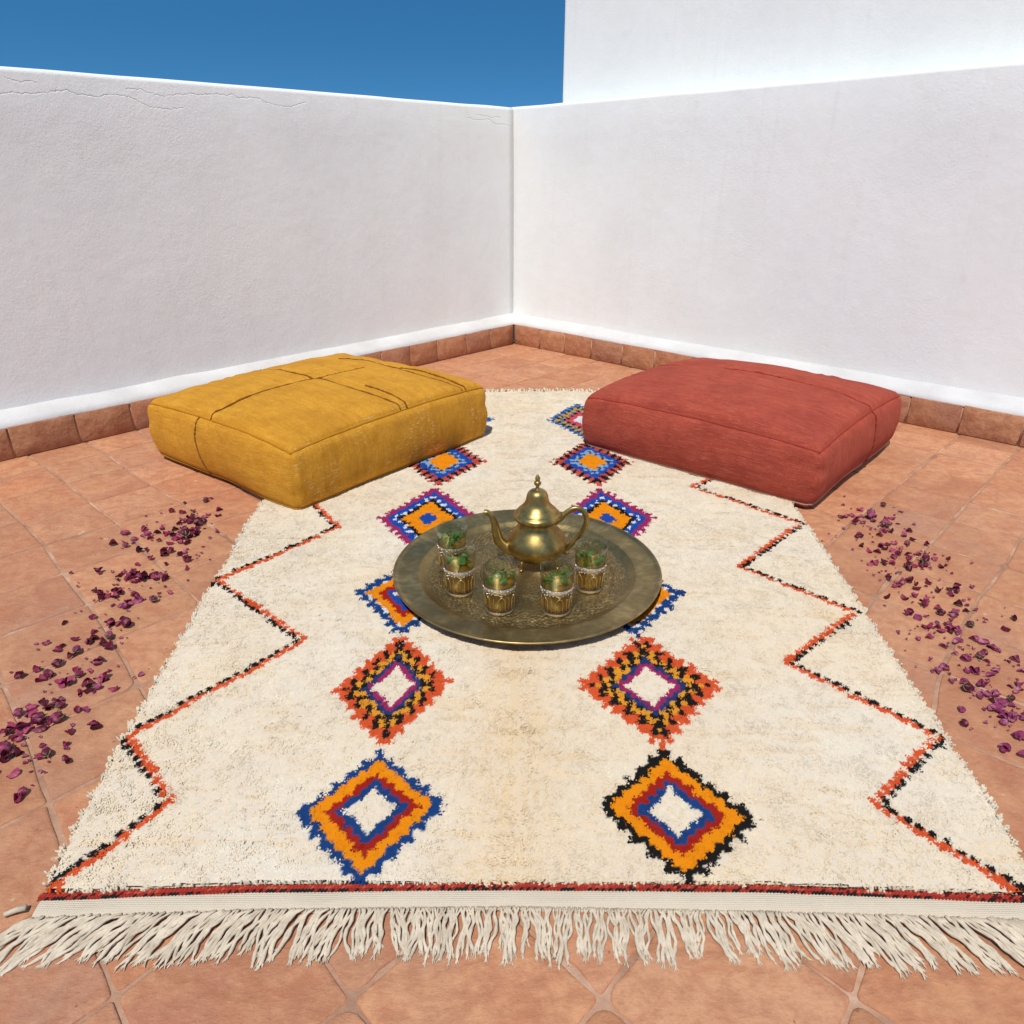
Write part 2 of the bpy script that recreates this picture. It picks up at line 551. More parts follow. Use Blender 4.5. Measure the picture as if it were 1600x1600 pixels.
def skirting(name, start, direc, inward, length, parent, seed, first):
    mb = MB(); tint = []
    rr = random.Random(seed)
    # mortar behind the tiles, shows in the joints
    L = length
    bx = [Vector(start) + inward * d + Vector((0, 0, z)) for d, z in ((-0.02, -0.004), (SET - 0.0045, -0.004), (SET - 0.0045, 0.121), (-0.02, 0.121))]
    v = bx + [p + direc * L for p in bx]
    mb.add(v, [(0, 1, 5, 4), (1, 2, 6, 5), (2, 3, 7, 6)], 1); tint += [(0.4, 0.3, 0.22)] * 8
    s = first
    while s < length:
        w = rr.uniform(0.19, 0.235)
        e = s + w
        g_ = rr.uniform(0.002, 0.004)
        hgt = 0.1225 + rr.uniform(-.003, .003); dep = SET + rr.uniform(-0.001, 0.002)
        tilt = rr.uniform(-.002, .002)
        rings = []
        for (ins, dd) in ((0, -0.012), (0.0012, -0.002), (0.0045, 0.0)):
            ring = []
            cs = [(s + g_ + ins, 0.0015 + ins), (e - g_ - ins, 0.0015 + ins), (e - g_ - ins, hgt - ins + tilt), (s + g_ + ins, hgt - ins - tilt)]
            for a in range(4):
                p = cs[a]; q = cs[(a + 1) % 4]
                for k in range(4):
                    t = k / 4
                    ring.append(Vector(start) + direc * (p[0] + (q[0] - p[0]) * t) + inward * (dep + dd) + Vector((0, 0, p[1] + (q[1] - p[1]) * t + (rr.uniform(-.0006, .0006) if k else 0))))
            rings.append(ring)
        n = 16
        vv = rings[0] + rings[1] + rings[2]
        cen = sum(rings[2], Vector()) / n
        vv.append(cen)
        ff = []
        for ri in range(2):
            for k in range(n):
                k2 = (k + 1) % n
                ff.append((ri * n + k, ri * n + k2, (ri + 1) * n + k2, (ri + 1) * n + k))
        for k in range(n):
            ff.append((2 * n + k, 2 * n + (k + 1) % n, 3 * n))
        mb.add(vv, ff, 0)
        k = rr.uniform(0.85, 1.05); c0 = rr.choice(TCOL)
        tint += [tuple(c * k for c in c0)] * len(vv)
        s = e
    o = mb.build(name, [M_SKIRT, M_GROUT], parent)
    ca_ = o.data.color_attributes.new("tint", 'FLOAT_COLOR', 'POINT')
    a_ = np.ones((len(tint), 4), dtype=np.float32); a_[:, :3] = np.array(tint)
    ca_.data.foreach_set("color", a_.ravel())
    return o

THK = 0.19
wl = empty("parapet_wall", uv(0, -SET, 0)); bpy.context.view_layer.update()
def child_fix(o, parent):
    o.parent = parent
    o.matrix_parent_inverse = parent.matrix_basis.inverted()
o = sweep_wall("wall_body", M_STUCCO_CRACK, uv(-SET, -SET), UD, VD, TERR + SET, THK, WALL_H, None, seed=3); child_fix(o, wl)
o = ledge("mortar_ledge", uv(-SET + 0.0, -SET), UD, VD, TERR + SET, None, 21); child_fix(o, wl)
o = skirting("skirting", uv(0.002, -SET), UD, VD, TERR, None, 4, 0.004); child_fix(o, wl)
tag(wl, "white stucco parapet wall with cracked plaster, running behind the mustard cushion under open sky", "wall", kind='thing')
wr = empty("parapet_wall", uv(-SET, 0, 0))
o = sweep_wall("wall_body", M_STUCCO, uv(-SET, -SET - THK), VD, UD, TERR + SET + THK, THK, WALL_H, None, seed=8, rise=0.0115); child_fix(o, wr)
o = ledge("mortar_ledge", uv(-SET, -SET), VD, UD, TERR + SET, None, 31); child_fix(o, wr)
o = skirting("skirting", uv(-SET, 0.002), VD, UD, TERR, None, 9, 0.004); child_fix(o, wr)
tag(wr, "white stucco parapet wall behind the red cushion with a taller house wall above it", "wall", kind='thing')

# taller house behind the right parapet
UH = -SET - THK - 0.004
d = Vector(((877 - 800) / FPX, cp + (640 / FPX) * sp, 0))
# ray (horizontal) against the plane u = UH
P0 = uv(UH, 0)
nU = UD
t = P0.dot(nU) / d.dot(nU)
hit = Vector((d.x * t, d.y * t, 0))
V0 = (hit - CORNER).dot(VD)
hz0, hz1 = -3.6, 3.6
mb = MB()
rad = 0.02
prof = [(UH - 3.0, V0), (UH - rad, V0)]
for k in range(1, 6):
    a = math.pi / 2 * k / 5
    prof.append((UH - rad + rad * math.sin(a), V0 + rad - rad * math.cos(a)))
prof += [(UH, V0 + 0.5 * k) for k in range(1, 15)]
prof += [(UH - 3.0, V0 + 7.0)]
zz = [hz0, 0.0, 0.6, WALL_H + 0.001, 1.8, 2.4, 3.0, hz1]
vv = [uv(u_, v_, z_) for z_ in zz for (u_, v_) in prof]
n = len(prof)
ff = []
for i in range(len(zz) - 1):
    for k in range(n):
        k2 = (k + 1) % n
        ff.append((i * n + k, i * n + k2, (i + 1) * n + k2, (i + 1) * n + k))
ff.append(tuple((len(zz) - 1) * n + k for k in range(n)))
mb.add(vv, ff)
house = mb.build("house", [M_STUCCO], None, smooth=False)
tag(house, "tall plain white house wall rising above the parapet on the red cushion's side", "house", kind='thing')

# ------------------------------------------------------------------ the rug
RZ = 0.018                                     # top of the pile
C = dict(
    cream=(0.86, 0.755, 0.60), white=(0.74, 0.76, 0.78), black=(0.018, 0.016, 0.016), orange=(0.72, 0.115, 0.035), gold=(0.80, 0.36, 0.035),
    amber=(0.86, 0.31, 0.010), red=(0.40, 0.024, 0.015), blue=(0.016, 0.065, 0.22), royal=(0.02, 0.085, 0.40), sky=(0.30, 0.46, 0.62), magenta=(0.40, 0.03, 0.13),
    rust=(0.58, 0.085, 0.05), darkblue=(0.03, 0.055, 0.17), coral=(0.62, 0.12, 0.085), teal=(0.10, 0.25, 0.36), pink=(0.62, 0.10, 0.13), mustard=(0.60, 0.36, 0.07))
C = {k: np.array(v) for k, v in C.items()}
def gp(x, y): 
    p = at(x, y, RZ); return (p.x, p.y)
def D(left, top, right, bot): return [gp(*left), gp(*top), gp(*right), gp(*bot)]
# ring lists: (outer limit, colour, colour of alternate knots or None), from outside in
RA = lambda edge: [(1.0, edge, None), (0.86, 'amber', None), (0.64, 'red', None), (0.50, 'blue', None), (0.34, 'cream', None)]
RB = [(1.0, 'orange', None), (0.90, 'black', 'orange'), (0.76, 'gold', 'black'), (0.63, 'black', 'gold'), (0.54, 'darkblue', None), (0.45, 'magenta', None), (0.34, 'cream', None)]
RC = [(1.0, 'blue', None), (0.86, 'white', 'blue'), (0.80, 'amber', None), (0.60, 'red', None), (0.46, 'royal', None), (0.28, 'cream', None)]
RD = [(1.0, 'magenta', None), (0.85, 'royal', None), (0.72, 'white', 'royal'), (0.63, 'black', None), (0.52, 'amber', None), (0.20, 'royal', None)]
RE = [(1.0, 'coral', 'black'), (0.86, 'rust', 'black'), (0.74, 'royal', None), (0.60, 'sky', 'royal'), (0.50, 'darkblue', 'sky'), (0.38, 'amber', None)]
RF = [(1.0, 'teal', 'royal'), (0.84, 'mustard', 'black'), (0.70, 'mustard', 'teal'), (0.58, 'pink', 'black'), (0.42, 'pink', None), (0.26, 'white', None)]
def Dg(cx, cy, hw, hh): return [(cx - hw, cy), (cx, cy + hh), (cx + hw, cy), (cx, cy - hh)]
DIAMONDS = [
    (D((462, 1272), (595, 1176), (694, 1256), (561, 1386)), RA('blue')),
    (D((523, 1080), (628, 990), (702, 1065), (600, 1168)), RB),
    (Dg(-0.262, 1.60, 0.135, 0.185), RC),
    (Dg(-0.262, 2.043, 0.153, 0.24), RD),
    (Dg(-0.255, 2.535, 0.155, 0.235), RE),
    (Dg(-0.235, 3.026, 0.155, 0.24), RF),
    (D((935, 1258), (1035, 1170), (1183, 1278), (1075, 1382)), RA('black')),
    (D((905, 1070), (1000, 990), (1124, 1070), (1035, 1166)), RB),
    (Dg(0.292, 1.60, 0.148, 0.185), RC),
    (Dg(0.297, 2.043, 0.148, 0.235), RD),
    (Dg(0.296, 2.52, 0.145, 0.225), RE),
    (Dg(0.300, 3.02, 0.143, 0.245), RF),
]
ZL = [gp(380, 690), gp(475, 805), gp(527, 822), gp(337, 905), gp(472, 1000), gp(195, 1150), gp(264, 1250), gp(72, 1390)]
ZL[0] = (-0.80, 2.40); ZL[1] = (-0.655, 2.06)
ZL = [(-0.80, 2.95), (-0.52, 2.68), (-0.80, 2.36)] + ZL[2:]
ZR = [(0.86, 3.1), (0.62, 2.80), (0.90, 2.52), (0.62, 2.29), gp(1253, 817), gp(1157, 884), gp(1340, 955), gp(1232, 1036), gp(1468, 1150), gp(1372, 1256), gp(1606, 1396)]
def left_edge(y):  return np.interp(y, [0.70, 0.91, 1.075, 1.404, 1.657, 2.139, 3.5], [-0.700, -0.734, -0.749, -0.772, -0.792, -0.818, -0.865])
def right_edge(y): return np.interp(y, [0.70, 0.91, 1.07, 1.289, 1.569, 1.963, 3.5], [0.795, 0.821, 0.830, 0.849, 0.874, 0.906, 0.965])
def front_edge(x): return np.interp(x, [-0.75, -0.39, 0.0, 0.39, 0.80], [0.744, 0.760, 0.764, 0.760, 0.741])
def back_edge(x):  return 3.475 + 0.008 * np.sin(x * 9.0)

rug = empty("rug", (0.03, 2.0, 0))
tag(rug, "cream shaggy wool rug with colourful diamonds, zigzag borders and front fringe", "rug")

def und(x, y):                                  # the rug does not lie dead flat
    pressed = np.clip((np.hypot(x - 0.04, y - 1.69) - 0.30) / 0.12, 0, 1)   # flattened under the tray
    return pressed * (0.0030 * (1 + vnoise(x * 3.1, y * 2.3, 91)) + 0.0012 * vnoise(x * 8, y * 7, 92))
# knots of the pile
KX, KY = 0.0122, 0.0140
ny = int((3.50 - 0.74) / KY)
ks = []
for j in range(ny):
    y = 0.742 + j * KY
    x0, x1 = -0.90, 0.99
    xs = np.arange(x0, x1, KX) + (KX / 2 if j % 2 else 0)
    ks.append(np.stack([xs, np.full_like(xs, y), np.full_like(xs, j), np.arange(len(xs)) % 2], 1))
K = np.concatenate(ks)
kx = K[:, 0] + RNG.normal(0, 0.0012, len(K)); ky = K[:, 1] + RNG.normal(0, 0.0014, len(K))
wedge = 0.003 * vnoise(ky * 14, ky * 0 + 1.5, 3) + 0.007 * vnoise(ky * 3, ky * 0 + 0.5, 4)
inside = (kx > left_edge(ky) + wedge) & (kx < right_edge(ky) + wedge) & (ky > front_edge(kx) + 0.004) & (ky < back_edge(kx))
K = K[inside]; kx = kx[inside]; ky = ky[inside]
N = len(kx)
def design(kx, ky, parity):
    """colour of the rug's design at floor points"""
    N = len(kx)
    kcol = np.tile(C['cream'], (N, 1))
    par = parity
    isdesign = np.zeros(N, bool)
    jx = kx + 0.0015 * vnoise(kx * 30, ky * 30, 41); jy = ky + 0.0015 * vnoise(kx * 30, ky * 30, 43)
    for quad, rings in DIAMONDS:
        l, t_, r_, b_ = [np.array(p) for p in quad]
        # centre: crossing of the diagonals
        d1 = r_ - l; d2 = t_ - b_
        Mx = np.array([[d1[0], -d2[0]], [d1[1], -d2[1]]])
        s_ = np.linalg.solve(Mx, b_ - l)
        c_ = l + d1 * s_[0]
        ax = d1 / np.linalg.norm(d1); ay = d2 / np.linalg.norm(d2)
        inv = np.linalg.inv(np.array([[ax[0], ay[0]], [ax[1], ay[1]]]))
        px_, py_ = jx - c_[0], jy - c_[1]
        a_ = inv[0, 0] * px_ + inv[0, 1] * py_
        b2 = inv[1, 0] * px_ + inv[1, 1] * py_
        la = np.where(a_ > 0, np.dot(r_ - c_, ax), np.dot(c_ - l, ax))
        lb = np.where(b2 > 0, np.dot(t_ - c_, ay), np.dot(c_ - b_, ay))
        dd = np.abs(a_) / la + np.abs(b2) / lb
        an_, bn_ = np.abs(a_) / la, np.abs(b2) / lb
        star = (an_ ** 0.84 + bn_ ** 0.84) ** (1 / 0.84)
        ed = (an_ - bn_) * 0.5 * np.hypot(la, lb)              # place along the slanting edge
        saw = np.abs(((ed / 0.025) % 1.0) - 0.5) * 2 - 0.5
        dd = dd + 0.065 * saw
        for lim, c1, c2 in rings:
            msk = dd < lim
            if c1 in ('cream', 'white') and lim < 0.4:
                msk = star < lim * 1.12
            # toothed outer edge
            if lim == 1.0:
                msk = dd < np.where(np.floor(ed / 0.0165) % 2 == 0, 1.07, 0.98)
            kcol[msk] = C[c1]
            isdesign |= msk
            if c2 is not None:
                mm = msk & (np.floor(ed / 0.0185 + (0.5 if lim < 0.8 else 0)) % 2 == 0)
                kcol[mm] = C[c2]
    def seg_dist(px_, py_, pts):
        best = np.full(len(px_), 9.0); side = np.zeros(len(px_)); along = np.zeros(len(px_)); acc = 0
        for (x0, y0), (x1, y1) in zip(pts[:-1], pts[1:]):
            ex, ey = x1 - x0, y1 - y0
            L = math.hypot(ex, ey)
            t = np.clip(((px_ - x0) * ex + (py_ - y0) * ey) / (L * L), 0, 1)
            qx, qy = px_ - (x0 + ex * t), py_ - (y0 + ey * t)
            d_ = np.hypot(qx, qy)
            s = np.sign(ex * qy - ey * qx)
            m_ = d_ < best
            best[m_] = d_[m_]; side[m_] = s[m_]; along[m_] = acc + t[m_] * L
            acc += L
        return best, side, along
    for pts, flip in ((ZL, -1), (ZR, 1)):
        d_, s_, al = seg_dist(jx, jy, pts)
        sd = d_ * s_ * flip                       # positive towards the outside of the rug
        dash = vnoise(al * 45, al * 0 + 0.5, 61)
        m1 = (sd > -0.0135) & (sd <= 0.0) & ((((al + 0.007) / 0.021) % 1 < 0.80) | (sd > -0.006))
        m2 = (sd > 0.0) & (sd < 0.0115) & (((al / 0.021) % 1 < 0.70) | (dash > 0.45))
        kcol[m1] = C['orange'] * 1.0; kcol[m2] = C['black']
        isdesign |= m1 | m2
    return kcol, isdesign
kcol, isdesign = design(kx, ky, ((K[:, 2] + K[:, 3]) % 2 < 1))
# a few dark knots along the far edge
fe = (ky > back_edge(kx) - 0.02) & (RNG.random(N) < 0.05)
kcol[fe] = C['black']

# blades: each knot is a tuft of yarn ends
NB = 15
tot = N * NB
rep = lambda a: np.repeat(a, NB, axis=0)
bx_ = rep(kx) + RNG.uniform(-0.0061, 0.0061, tot)
by_ = rep(ky) + RNG.uniform(-0.0070, 0.0070, tot)
# lean of the pile: towards the front, parted along the centre line, wandering in clumps
cl = 0.30 * vnoise(kx * 24, ky * 34, 5) + 0.35 * vnoise(kx * 9, ky * 13, 6) + 0.30 * vnoise(kx * 60, ky * 75, 12)
cm = 0.30 * vnoise(kx * 24, ky * 34, 7) + 0.35 * vnoise(kx * 9, ky * 13, 8) + 0.30 * vnoise(kx * 60, ky * 75, 13)
part = np.exp(-((kx - 0.012 - 0.02 * vnoise(ky * 5, ky * 0, 17)) / 0.070) ** 2) * np.clip((2.1 - ky) / 0.6, 0.25, 1)
lx = 0.006 * cl + part * np.sign(kx - 0.012) * 0.005 * (1 + 0.6 * vnoise(kx * 120, ky * 22, 9))
ly = -0.003 + 0.006 * cm * (1 - 0.5 * part)
tuft_h0 = np.clip((vnoise(kx * 9, ky * 55, 51) - 0.45) * 4, 0, 1) * (1 - part) + part * np.clip((vnoise(kx * 95, ky * 16, 52) - 0.2) * 2.5, 0, 1)
tuft_h = 0.0127 * (1 - 0.22 * tuft_h0) * (1 + 0.10 * vnoise(kx * 40, ky * 40, 10) + 0.10 * vnoise(kx * 11, ky * 17, 14)) * (1 - 0.12 * part)
tipx = bx_ * 0.78 + rep(kx) * 0.22 + rep(lx * np.where(isdesign, 0.45, 1)) + RNG.normal(0, 1, tot) * rep(np.where(isdesign, 0.0015, 0.0026))
tipy = by_ * 0.78 + rep(ky) * 0.22 + rep(np.where(isdesign, -0.002, ly)) + RNG.normal(0, 1, tot) * rep(np.where(isdesign, 0.0016, 0.0028))
tipz = rep(tuft_h) * RNG.uniform(0.90, 1.05, tot) + 0.005 + rep(und(kx, ky))
ang = RNG.uniform(0, 2 * math.pi, tot)
wd = RNG.uniform(0.0015, 0.0027, tot)
V = np.empty((tot, 7, 3), dtype=np.float32)
for q in range(3):
    c_, s_ = np.cos(ang + q * 2 * math.pi / 3) * wd, np.sin(ang + q * 2 * math.pi / 3) * wd
    V[:, q] = np.stack([bx_ + c_, by_ + s_, np.full(tot, 0.006)], 1)
    k_ = 0.80
    V[:, 3 + q] = np.stack([bx_ * (1 - k_) + tipx * k_ + c_ * 0.95, by_ * (1 - k_) + tipy * k_ + s_ * 0.95, 0.006 + (tipz - 0.006) * k_], 1)
V[:, 6] = np.stack([tipx, tipy, tipz], 1)
fidx = [0, 1, 4, 3, 1, 2, 5, 4, 2, 0, 3, 5, 3, 4, 6, 4, 5, 6, 5, 3, 6]
loops = np.arange(tot)[:, None] * 7 + np.array(fidx)[None, :]
lstart = (np.arange(tot)[:, None] * 21 + np.array([0, 4, 8, 12, 15, 18])[None, :]).ravel()
me = bpy.data.meshes.new("pile")
me.vertices.add(tot * 7); me.vertices.foreach_set("co", V.ravel())
me.loops.add(tot * 21); me.loops.foreach_set("vertex_index", loops.ravel().astype(np.int32))
me.polygons.add(tot * 6)
me.polygons.foreach_set("loop_start", lstart.astype(np.int32))
me.polygons.foreach_set("use_smooth", np.ones(tot * 6, dtype=bool))
me.update(calc_edges=True)
ca = me.color_attributes.new("yarn", 'FLOAT_COLOR', 'POINT')
vary = 1 + 0.06 * rep(vnoise(kx * 17, ky * 17, 21)) + 0.03 * rep(RNG.normal(0, 1, N)) + RNG.normal(0, 0.03, tot)
bc = rep(kcol) * vary[:, None]
crease = np.clip((vnoise(kx * 9, ky * 55, 51) - 0.45) * 4, 0, 1) * (1 - part) + part * np.clip((vnoise(kx * 95, ky * 16, 52) - 0.2) * 2.5, 0, 1)
warm = rep(np.where(isdesign, 0, vnoise(kx * 3.1, ky * 3.7, 22) * 0.8 + vnoise(kx * 13, ky * 20, 23) * 0.7 + 1.3 * part + 1.0 * crease))
bc = bc * (1 + warm[:, None] * np.array([-0.005, -0.04, -0.10])[None, :])
hay = (RNG.random(tot) < 0.003) & ~rep(isdesign)
bc[hay] = np.array((0.70, 0.54, 0.34))
cc = np.ones((tot, 7, 4), dtype=np.float32)
cc[:, :, :3] = np.clip(bc, 0, 0.9)[:, None, :]
ca.data.foreach_set("color", cc.ravel())
def m_wool():
    m = Mat("wool_pile", rough=1.0, spec=0.05)
    m.color(m.attr("yarn"))
    g_ = m.node("ShaderNodeNewGeometry")
    mixv = m.node("ShaderNodeMix", data_type='VECTOR')
    mixv.inputs[0].default_value = 0.86
    m.link(g_.outputs["Normal"], mixv.inputs[4])
    mixv.inputs[5].default_value = (0, 0, 1)
    nv = m.node("ShaderNodeVectorMath", operation='NORMALIZE')
    m.link(mixv.outputs[1], nv.inputs[0])
    m.link(nv.outputs[0], m.b.inputs["Normal"])
    tl = m.node("ShaderNodeBsdfTranslucent"); m.link(m.attr("yarn"), tl.inputs[0])
    mx = m.node("ShaderNodeMixShader"); mx.inputs[0].default_value = 0.30
    m.link(m.b.outputs[0], mx.inputs[1]); m.link(tl.outputs[0], mx.inputs[2]); m.link(mx.outputs[0], m.out.inputs[0])
    return m.m
M_WOOL = m_wool()
me.materials.append(M_WOOL)
pile = bpy.data.objects.new("pile", me)
COL.objects.link(pile)
child_fix(pile, rug)

# the dense lower pile between the yarn ends, same design
gx_ = np.arange(-0.88, 0.98, 0.0040); gy_ = np.arange(0.742, 3.468, 0.0045)
GX, GY = np.meshgrid(gx_, gy_)
fx_, fy_ = GX.ravel(), GY.ravel()
gc, gd = design(fx_, fy_, ((np.floor((fy_ - 0.742) / KY) + np.floor(fx_ / KX)) % 2 < 1))
gz_ = 0.0141 - 0.0016 * np.exp(-((fx_ - 0.012) / 0.070) ** 2) * np.clip((2.1 - fy_) / 0.6, 0, 1) + 0.0010 * vnoise(fx_ * 60, fy_ * 60, 71) + 0.0014 * vnoise(fx_ * 150, fy_ * 150, 72) + 0.001 * vnoise(fx_ * 11, fy_ * 17, 14)
ok = (fx_ > left_edge(fy_) + 0.005 + 0.007 * vnoise(fy_ * 3, fy_ * 0 + 0.5, 4)) & (fx_ < right_edge(fy_) - 0.005 + 0.007 * vnoise(fy_ * 3, fy_ * 0 + 0.5, 4)) & (fy_ > front_edge(fx_) + 0.001)
gz_ = gz_ + und(fx_, fy_) - 0.0025 * np.clip((vnoise(fx_ * 9, fy_ * 55, 51) - 0.45) * 4, 0, 1)
gz_ = np.where(ok, gz_, 0.002)
nxg, nyg = len(gx_), len(gy_)
idx = np.arange(nxg * nyg).reshape(nyg, nxg)
quads = np.stack([idx[:-1, :-1], idx[:-1, 1:], idx[1:, 1:], idx[1:, :-1]], -1).reshape(-1, 4)
quads = quads[ok[quads].all(1)]
used = np.unique(quads); remap = np.zeros(nxg * nyg, dtype=np.int64); remap[used] = np.arange(len(used))
quads = remap[quads]
me = bpy.data.meshes.new("pile_ground")
me.vertices.add(len(used)); me.vertices.foreach_set("co", np.stack([fx_, fy_, gz_], 1)[used].astype(np.float32).ravel())
me.loops.add(len(quads) * 4); me.loops.foreach_set("vertex_index", quads.astype(np.int32).ravel())
me.polygons.add(len(quads)); me.polygons.foreach_set("loop_start", (np.arange(len(quads)) * 4).astype(np.int32))
me.polygons.foreach_set("use_smooth", np.ones(len(quads), dtype=bool))
me.update(calc_edges=True)
ca = me.color_attributes.new("yarn", 'FLOAT_COLOR', 'POINT')
pg = np.exp(-((fx_ - 0.012) / 0.070) ** 2) * np.clip((2.1 - fy_) / 0.6, 0.25, 1) * (1 + np.clip(vnoise(fx_ * 95, fy_ * 16, 52) * 1.5, -0.4, 1))
wg = np.where(gd, 0, 0.9 * pg + 0.7 * vnoise(fx_ * 3.1, fy_ * 3.7, 22) + 0.8 * np.clip((vnoise(fx_ * 9, fy_ * 55, 51) - 0.45) * 4, 0, 1))
gc = gc * (1 + wg[:, None] * np.array([-0.006, -0.045, -0.11])[None, :])
cc = np.ones((len(used), 4), dtype=np.float32); cc[:, :3] = np.clip(gc, 0, 0.9)[used]
ca.data.foreach_set("color", cc.ravel())
me.materials.append(M_WOOL)
o = bpy.data.objects.new("pile_ground", me); COL.objects.link(o); child_fix(o, rug)

# woven backing under the pile
def m_weave(name, base, scale=1.0):
    m = Mat(name, rough=0.95, spec=0.1)
    w1 = m.node("ShaderNodeTexWave", wave_type='BANDS', bands_direction='X'); w1.inputs["Scale"].default_value = 75 * scale; w1.inputs["Distortion"].default_value = 1.2; w1.inputs["Detail"].default_value = 2
    w2 = m.node("ShaderNodeTexWave", wave_type='BANDS', bands_direction='Y'); w2.inputs["Scale"].default_value = 85 * scale; w2.inputs["Distortion"].default_value = 1.2; w2.inputs["Detail"].default_value = 2
    m.link(m.obj(), w1.inputs[0]); m.link(m.obj(), w2.inputs[0])
    h = m.math('MULTIPLY', w1.outputs["Fac"], w2.outputs["Fac"])
    dk = tuple(c * 0.84 for c in base)
    m.color(m.mix(m.ramp(m.math('ADD', h, m.math('MULTIPLY', m.noise(40, 3), 0.5)), [(0.15, (0, 0, 0)), (0.7, (1, 1, 1))]), dk, base))
    m.bump(m.math('ADD', h, m.math('MULTIPLY', m.noise(260, 3), 0.8)), 0.6, 0.002)
    return m.m
M_BACK = m_weave("wool_backing", (0.72, 0.64, 0.50))
M_FLAT = m_weave("flat_weave", (0.69, 0.585, 0.435), 1.1)
ys = np.linspace(0.75, 3.47, 60)
vv = []; ff = []
for y in ys:
    vv += [(left_edge(y) + .004, y, 0.004), (right_edge(y) - .004, y, 0.004), (left_edge(y) + .004, y, 0.0), (right_edge(y) - .004, y, 0.0)]
for i in range(len(ys) - 1):
    a = i * 4; b = a + 4
    ff += [(a, a + 1, b + 1, b), (a, b, b + 2, a + 2), (a + 1, a + 3, b + 3, b + 1)]
o = mesh_obj("backing", vv, ff, M_BACK, None, smooth=False); child_fix(o, rug)

# flat-woven end band
def end_front(x): return np.interp(x, [-0.72, -0.377, 0.0, 0.376, 0.78], [0.707, 0.721, 0.726, 0.718, 0.704])
xl, xr = -0.706, 0.79
nx = 300
vv = []; ff = []
for i in range(nx + 1):
    x = xl + (xr - xl) * i / nx
    ya = float(end_front(x)) + 0.002 * float(vnoise(np.array([x * 30]), np.array([.5]), 3)[0]); yb = float(front_edge(x)) + 0.012
    for k in range(7):
        t = k / 6
        z = 0.0075 + 0.0018 * float(vnoise(np.array([x * 14]), np.array([t * 2.0]), 4)[0]) - (0.005 if k == 0 else 0)
        vv.append((x, ya + (yb - ya) * t, z))
    vv.append((x, ya + 0.001, 0.0005))
for i in range(nx):
    for k in range(6):
        a = i * 8 + k; b = a + 8
        ff.append((a, b, b + 1, a + 1))
    ff.append((i * 8 + 7, i * 8 + 15, i * 8 + 8, i * 8))
o = mesh_obj("woven_end", vv, ff, M_FLAT, None); child_fix(o, rug)

# red and black stitched stripe
m = Mat("stripe_wool", rough=0.95, spec=0.1)
m.color(m.attr("yarn"))
m.bump(m.noise(420, 2), 0.5, 0.001)
sb_ = MB(); scol = []
rs = random.Random(3)
x = xl - 0.002
rows = [0.0, 0.0031, 0.0059, 0.0088]
for ri, ro in enumerate(rows):
    x = xl - 0.002
    while x < xr:
        y = float(front_edge(x)) - 0.0068 + ro
        z = 0.0105 + (0.002 if ri in (1, 2) else 0.0) + rs.uniform(-.0006, .0006)
        L_ = 0.0036
        n0 = len(sb_.v)
        sb_.tube([(x - L_, y - 0.0016, z - .002), (x, y, z), (x + L_, y + 0.0016, z - .002)], [0.0012, 0.0021, 0.0012], n=6)
        nz = float(vnoise(np.array([x * 9]), np.array([ri * .7]), 77)[0])
        if ri == 0: c = C['black'] if rs.random() < 0.55 + 0.3 * nz else (0.30, 0.03, 0.02)
        elif ri == 3: c = C['black'] if rs.random() < 0.75 + .2 * nz else (0.35, 0.04, 0.025)
        else: c = (0.07, 0.012, 0.012) if rs.random() < 0.10 + 0.35 * nz else ((0.36, 0.036, 0.024) if rs.random() < 0.75 else (0.46, 0.085, 0.045))
        scol += [tuple(c)] * (len(sb_.v) - n0)
        x += 0.0052
o = sb_.build("border_stripe", [m.m], None)
ca = o.data.color_attributes.new("yarn", 'FLOAT_COLOR', 'POINT')
a_ = np.ones((len(scol), 4), dtype=np.float32); a_[:, :3] = np.array(scol)
ca.data.foreach_set("color", a_.ravel())
child_fix(o, rug)

# fringe: each tassel is a small bundle of two-ply cords
def m_cord():
    m = Mat("fringe_cotton", rough=0.95, spec=0.1)
    n_ = m.noise(60, 4)
    m.color(m.ramp(n_, [(0.3, (0.48, 0.39, 0.275)), (0.65, (0.69, 0.58, 0.43))]))
    m.bump(m.noise(700, 2), 0.5, 0.001)
    return m.m
M_CORD = m_cord()
rf = random.Random(21)
def cord(mb, p0, p1, bend, rad, z0=0.006):
    p0 = Vector(p0); p1 = Vector(p1)
    d = p1 - p0; nrm = Vector((-d.y, d.x, 0)).normalized() if d.length > 0 else Vector((1, 0, 0))
    pts = []
    m_ = 15
    for i in range(m_):
        t = i / (m_ - 1)
        p = p0.lerp(p1, t) + nrm * (bend * math.sin(math.pi * t) + 0.0022 * math.sin(t * 9 + bend * 900))
        p.z = z0 * (1 - t) ** 2 + rad * 1.0 + 0.003 * math.sin(math.pi * t) * rf.uniform(0.5, 1.2)
        pts.append(p)
    rr = [rad * (0.75 + 0.35 * min(1, i / 3)) for i in range(m_)]
    rr[-2] *= 1.05; rr[-1] *= 0.55
    mb.tube(pts, rr, n=8, lobes=2, twist=0.75)
    # frayed end
    e = pts[-1]; dr = (pts[-1] - pts[-4]).normalized()
    for k in range(6):
        a = rf.uniform(-.6, .6)
        q = e + Vector((dr.x * math.cos(a) - dr.y * math.sin(a), dr.x * math.sin(a) + dr.y * math.cos(a), 0)) * rf.uniform(0.004, 0.010)
        q.z = max(0.001, e.z + rf.uniform(-.002, .0005))
        mb.tube([e - dr * 0.004, e.lerp(q, .5), q], [rad * .42, rad * .38, rad * .12], n=4)
NT = 92
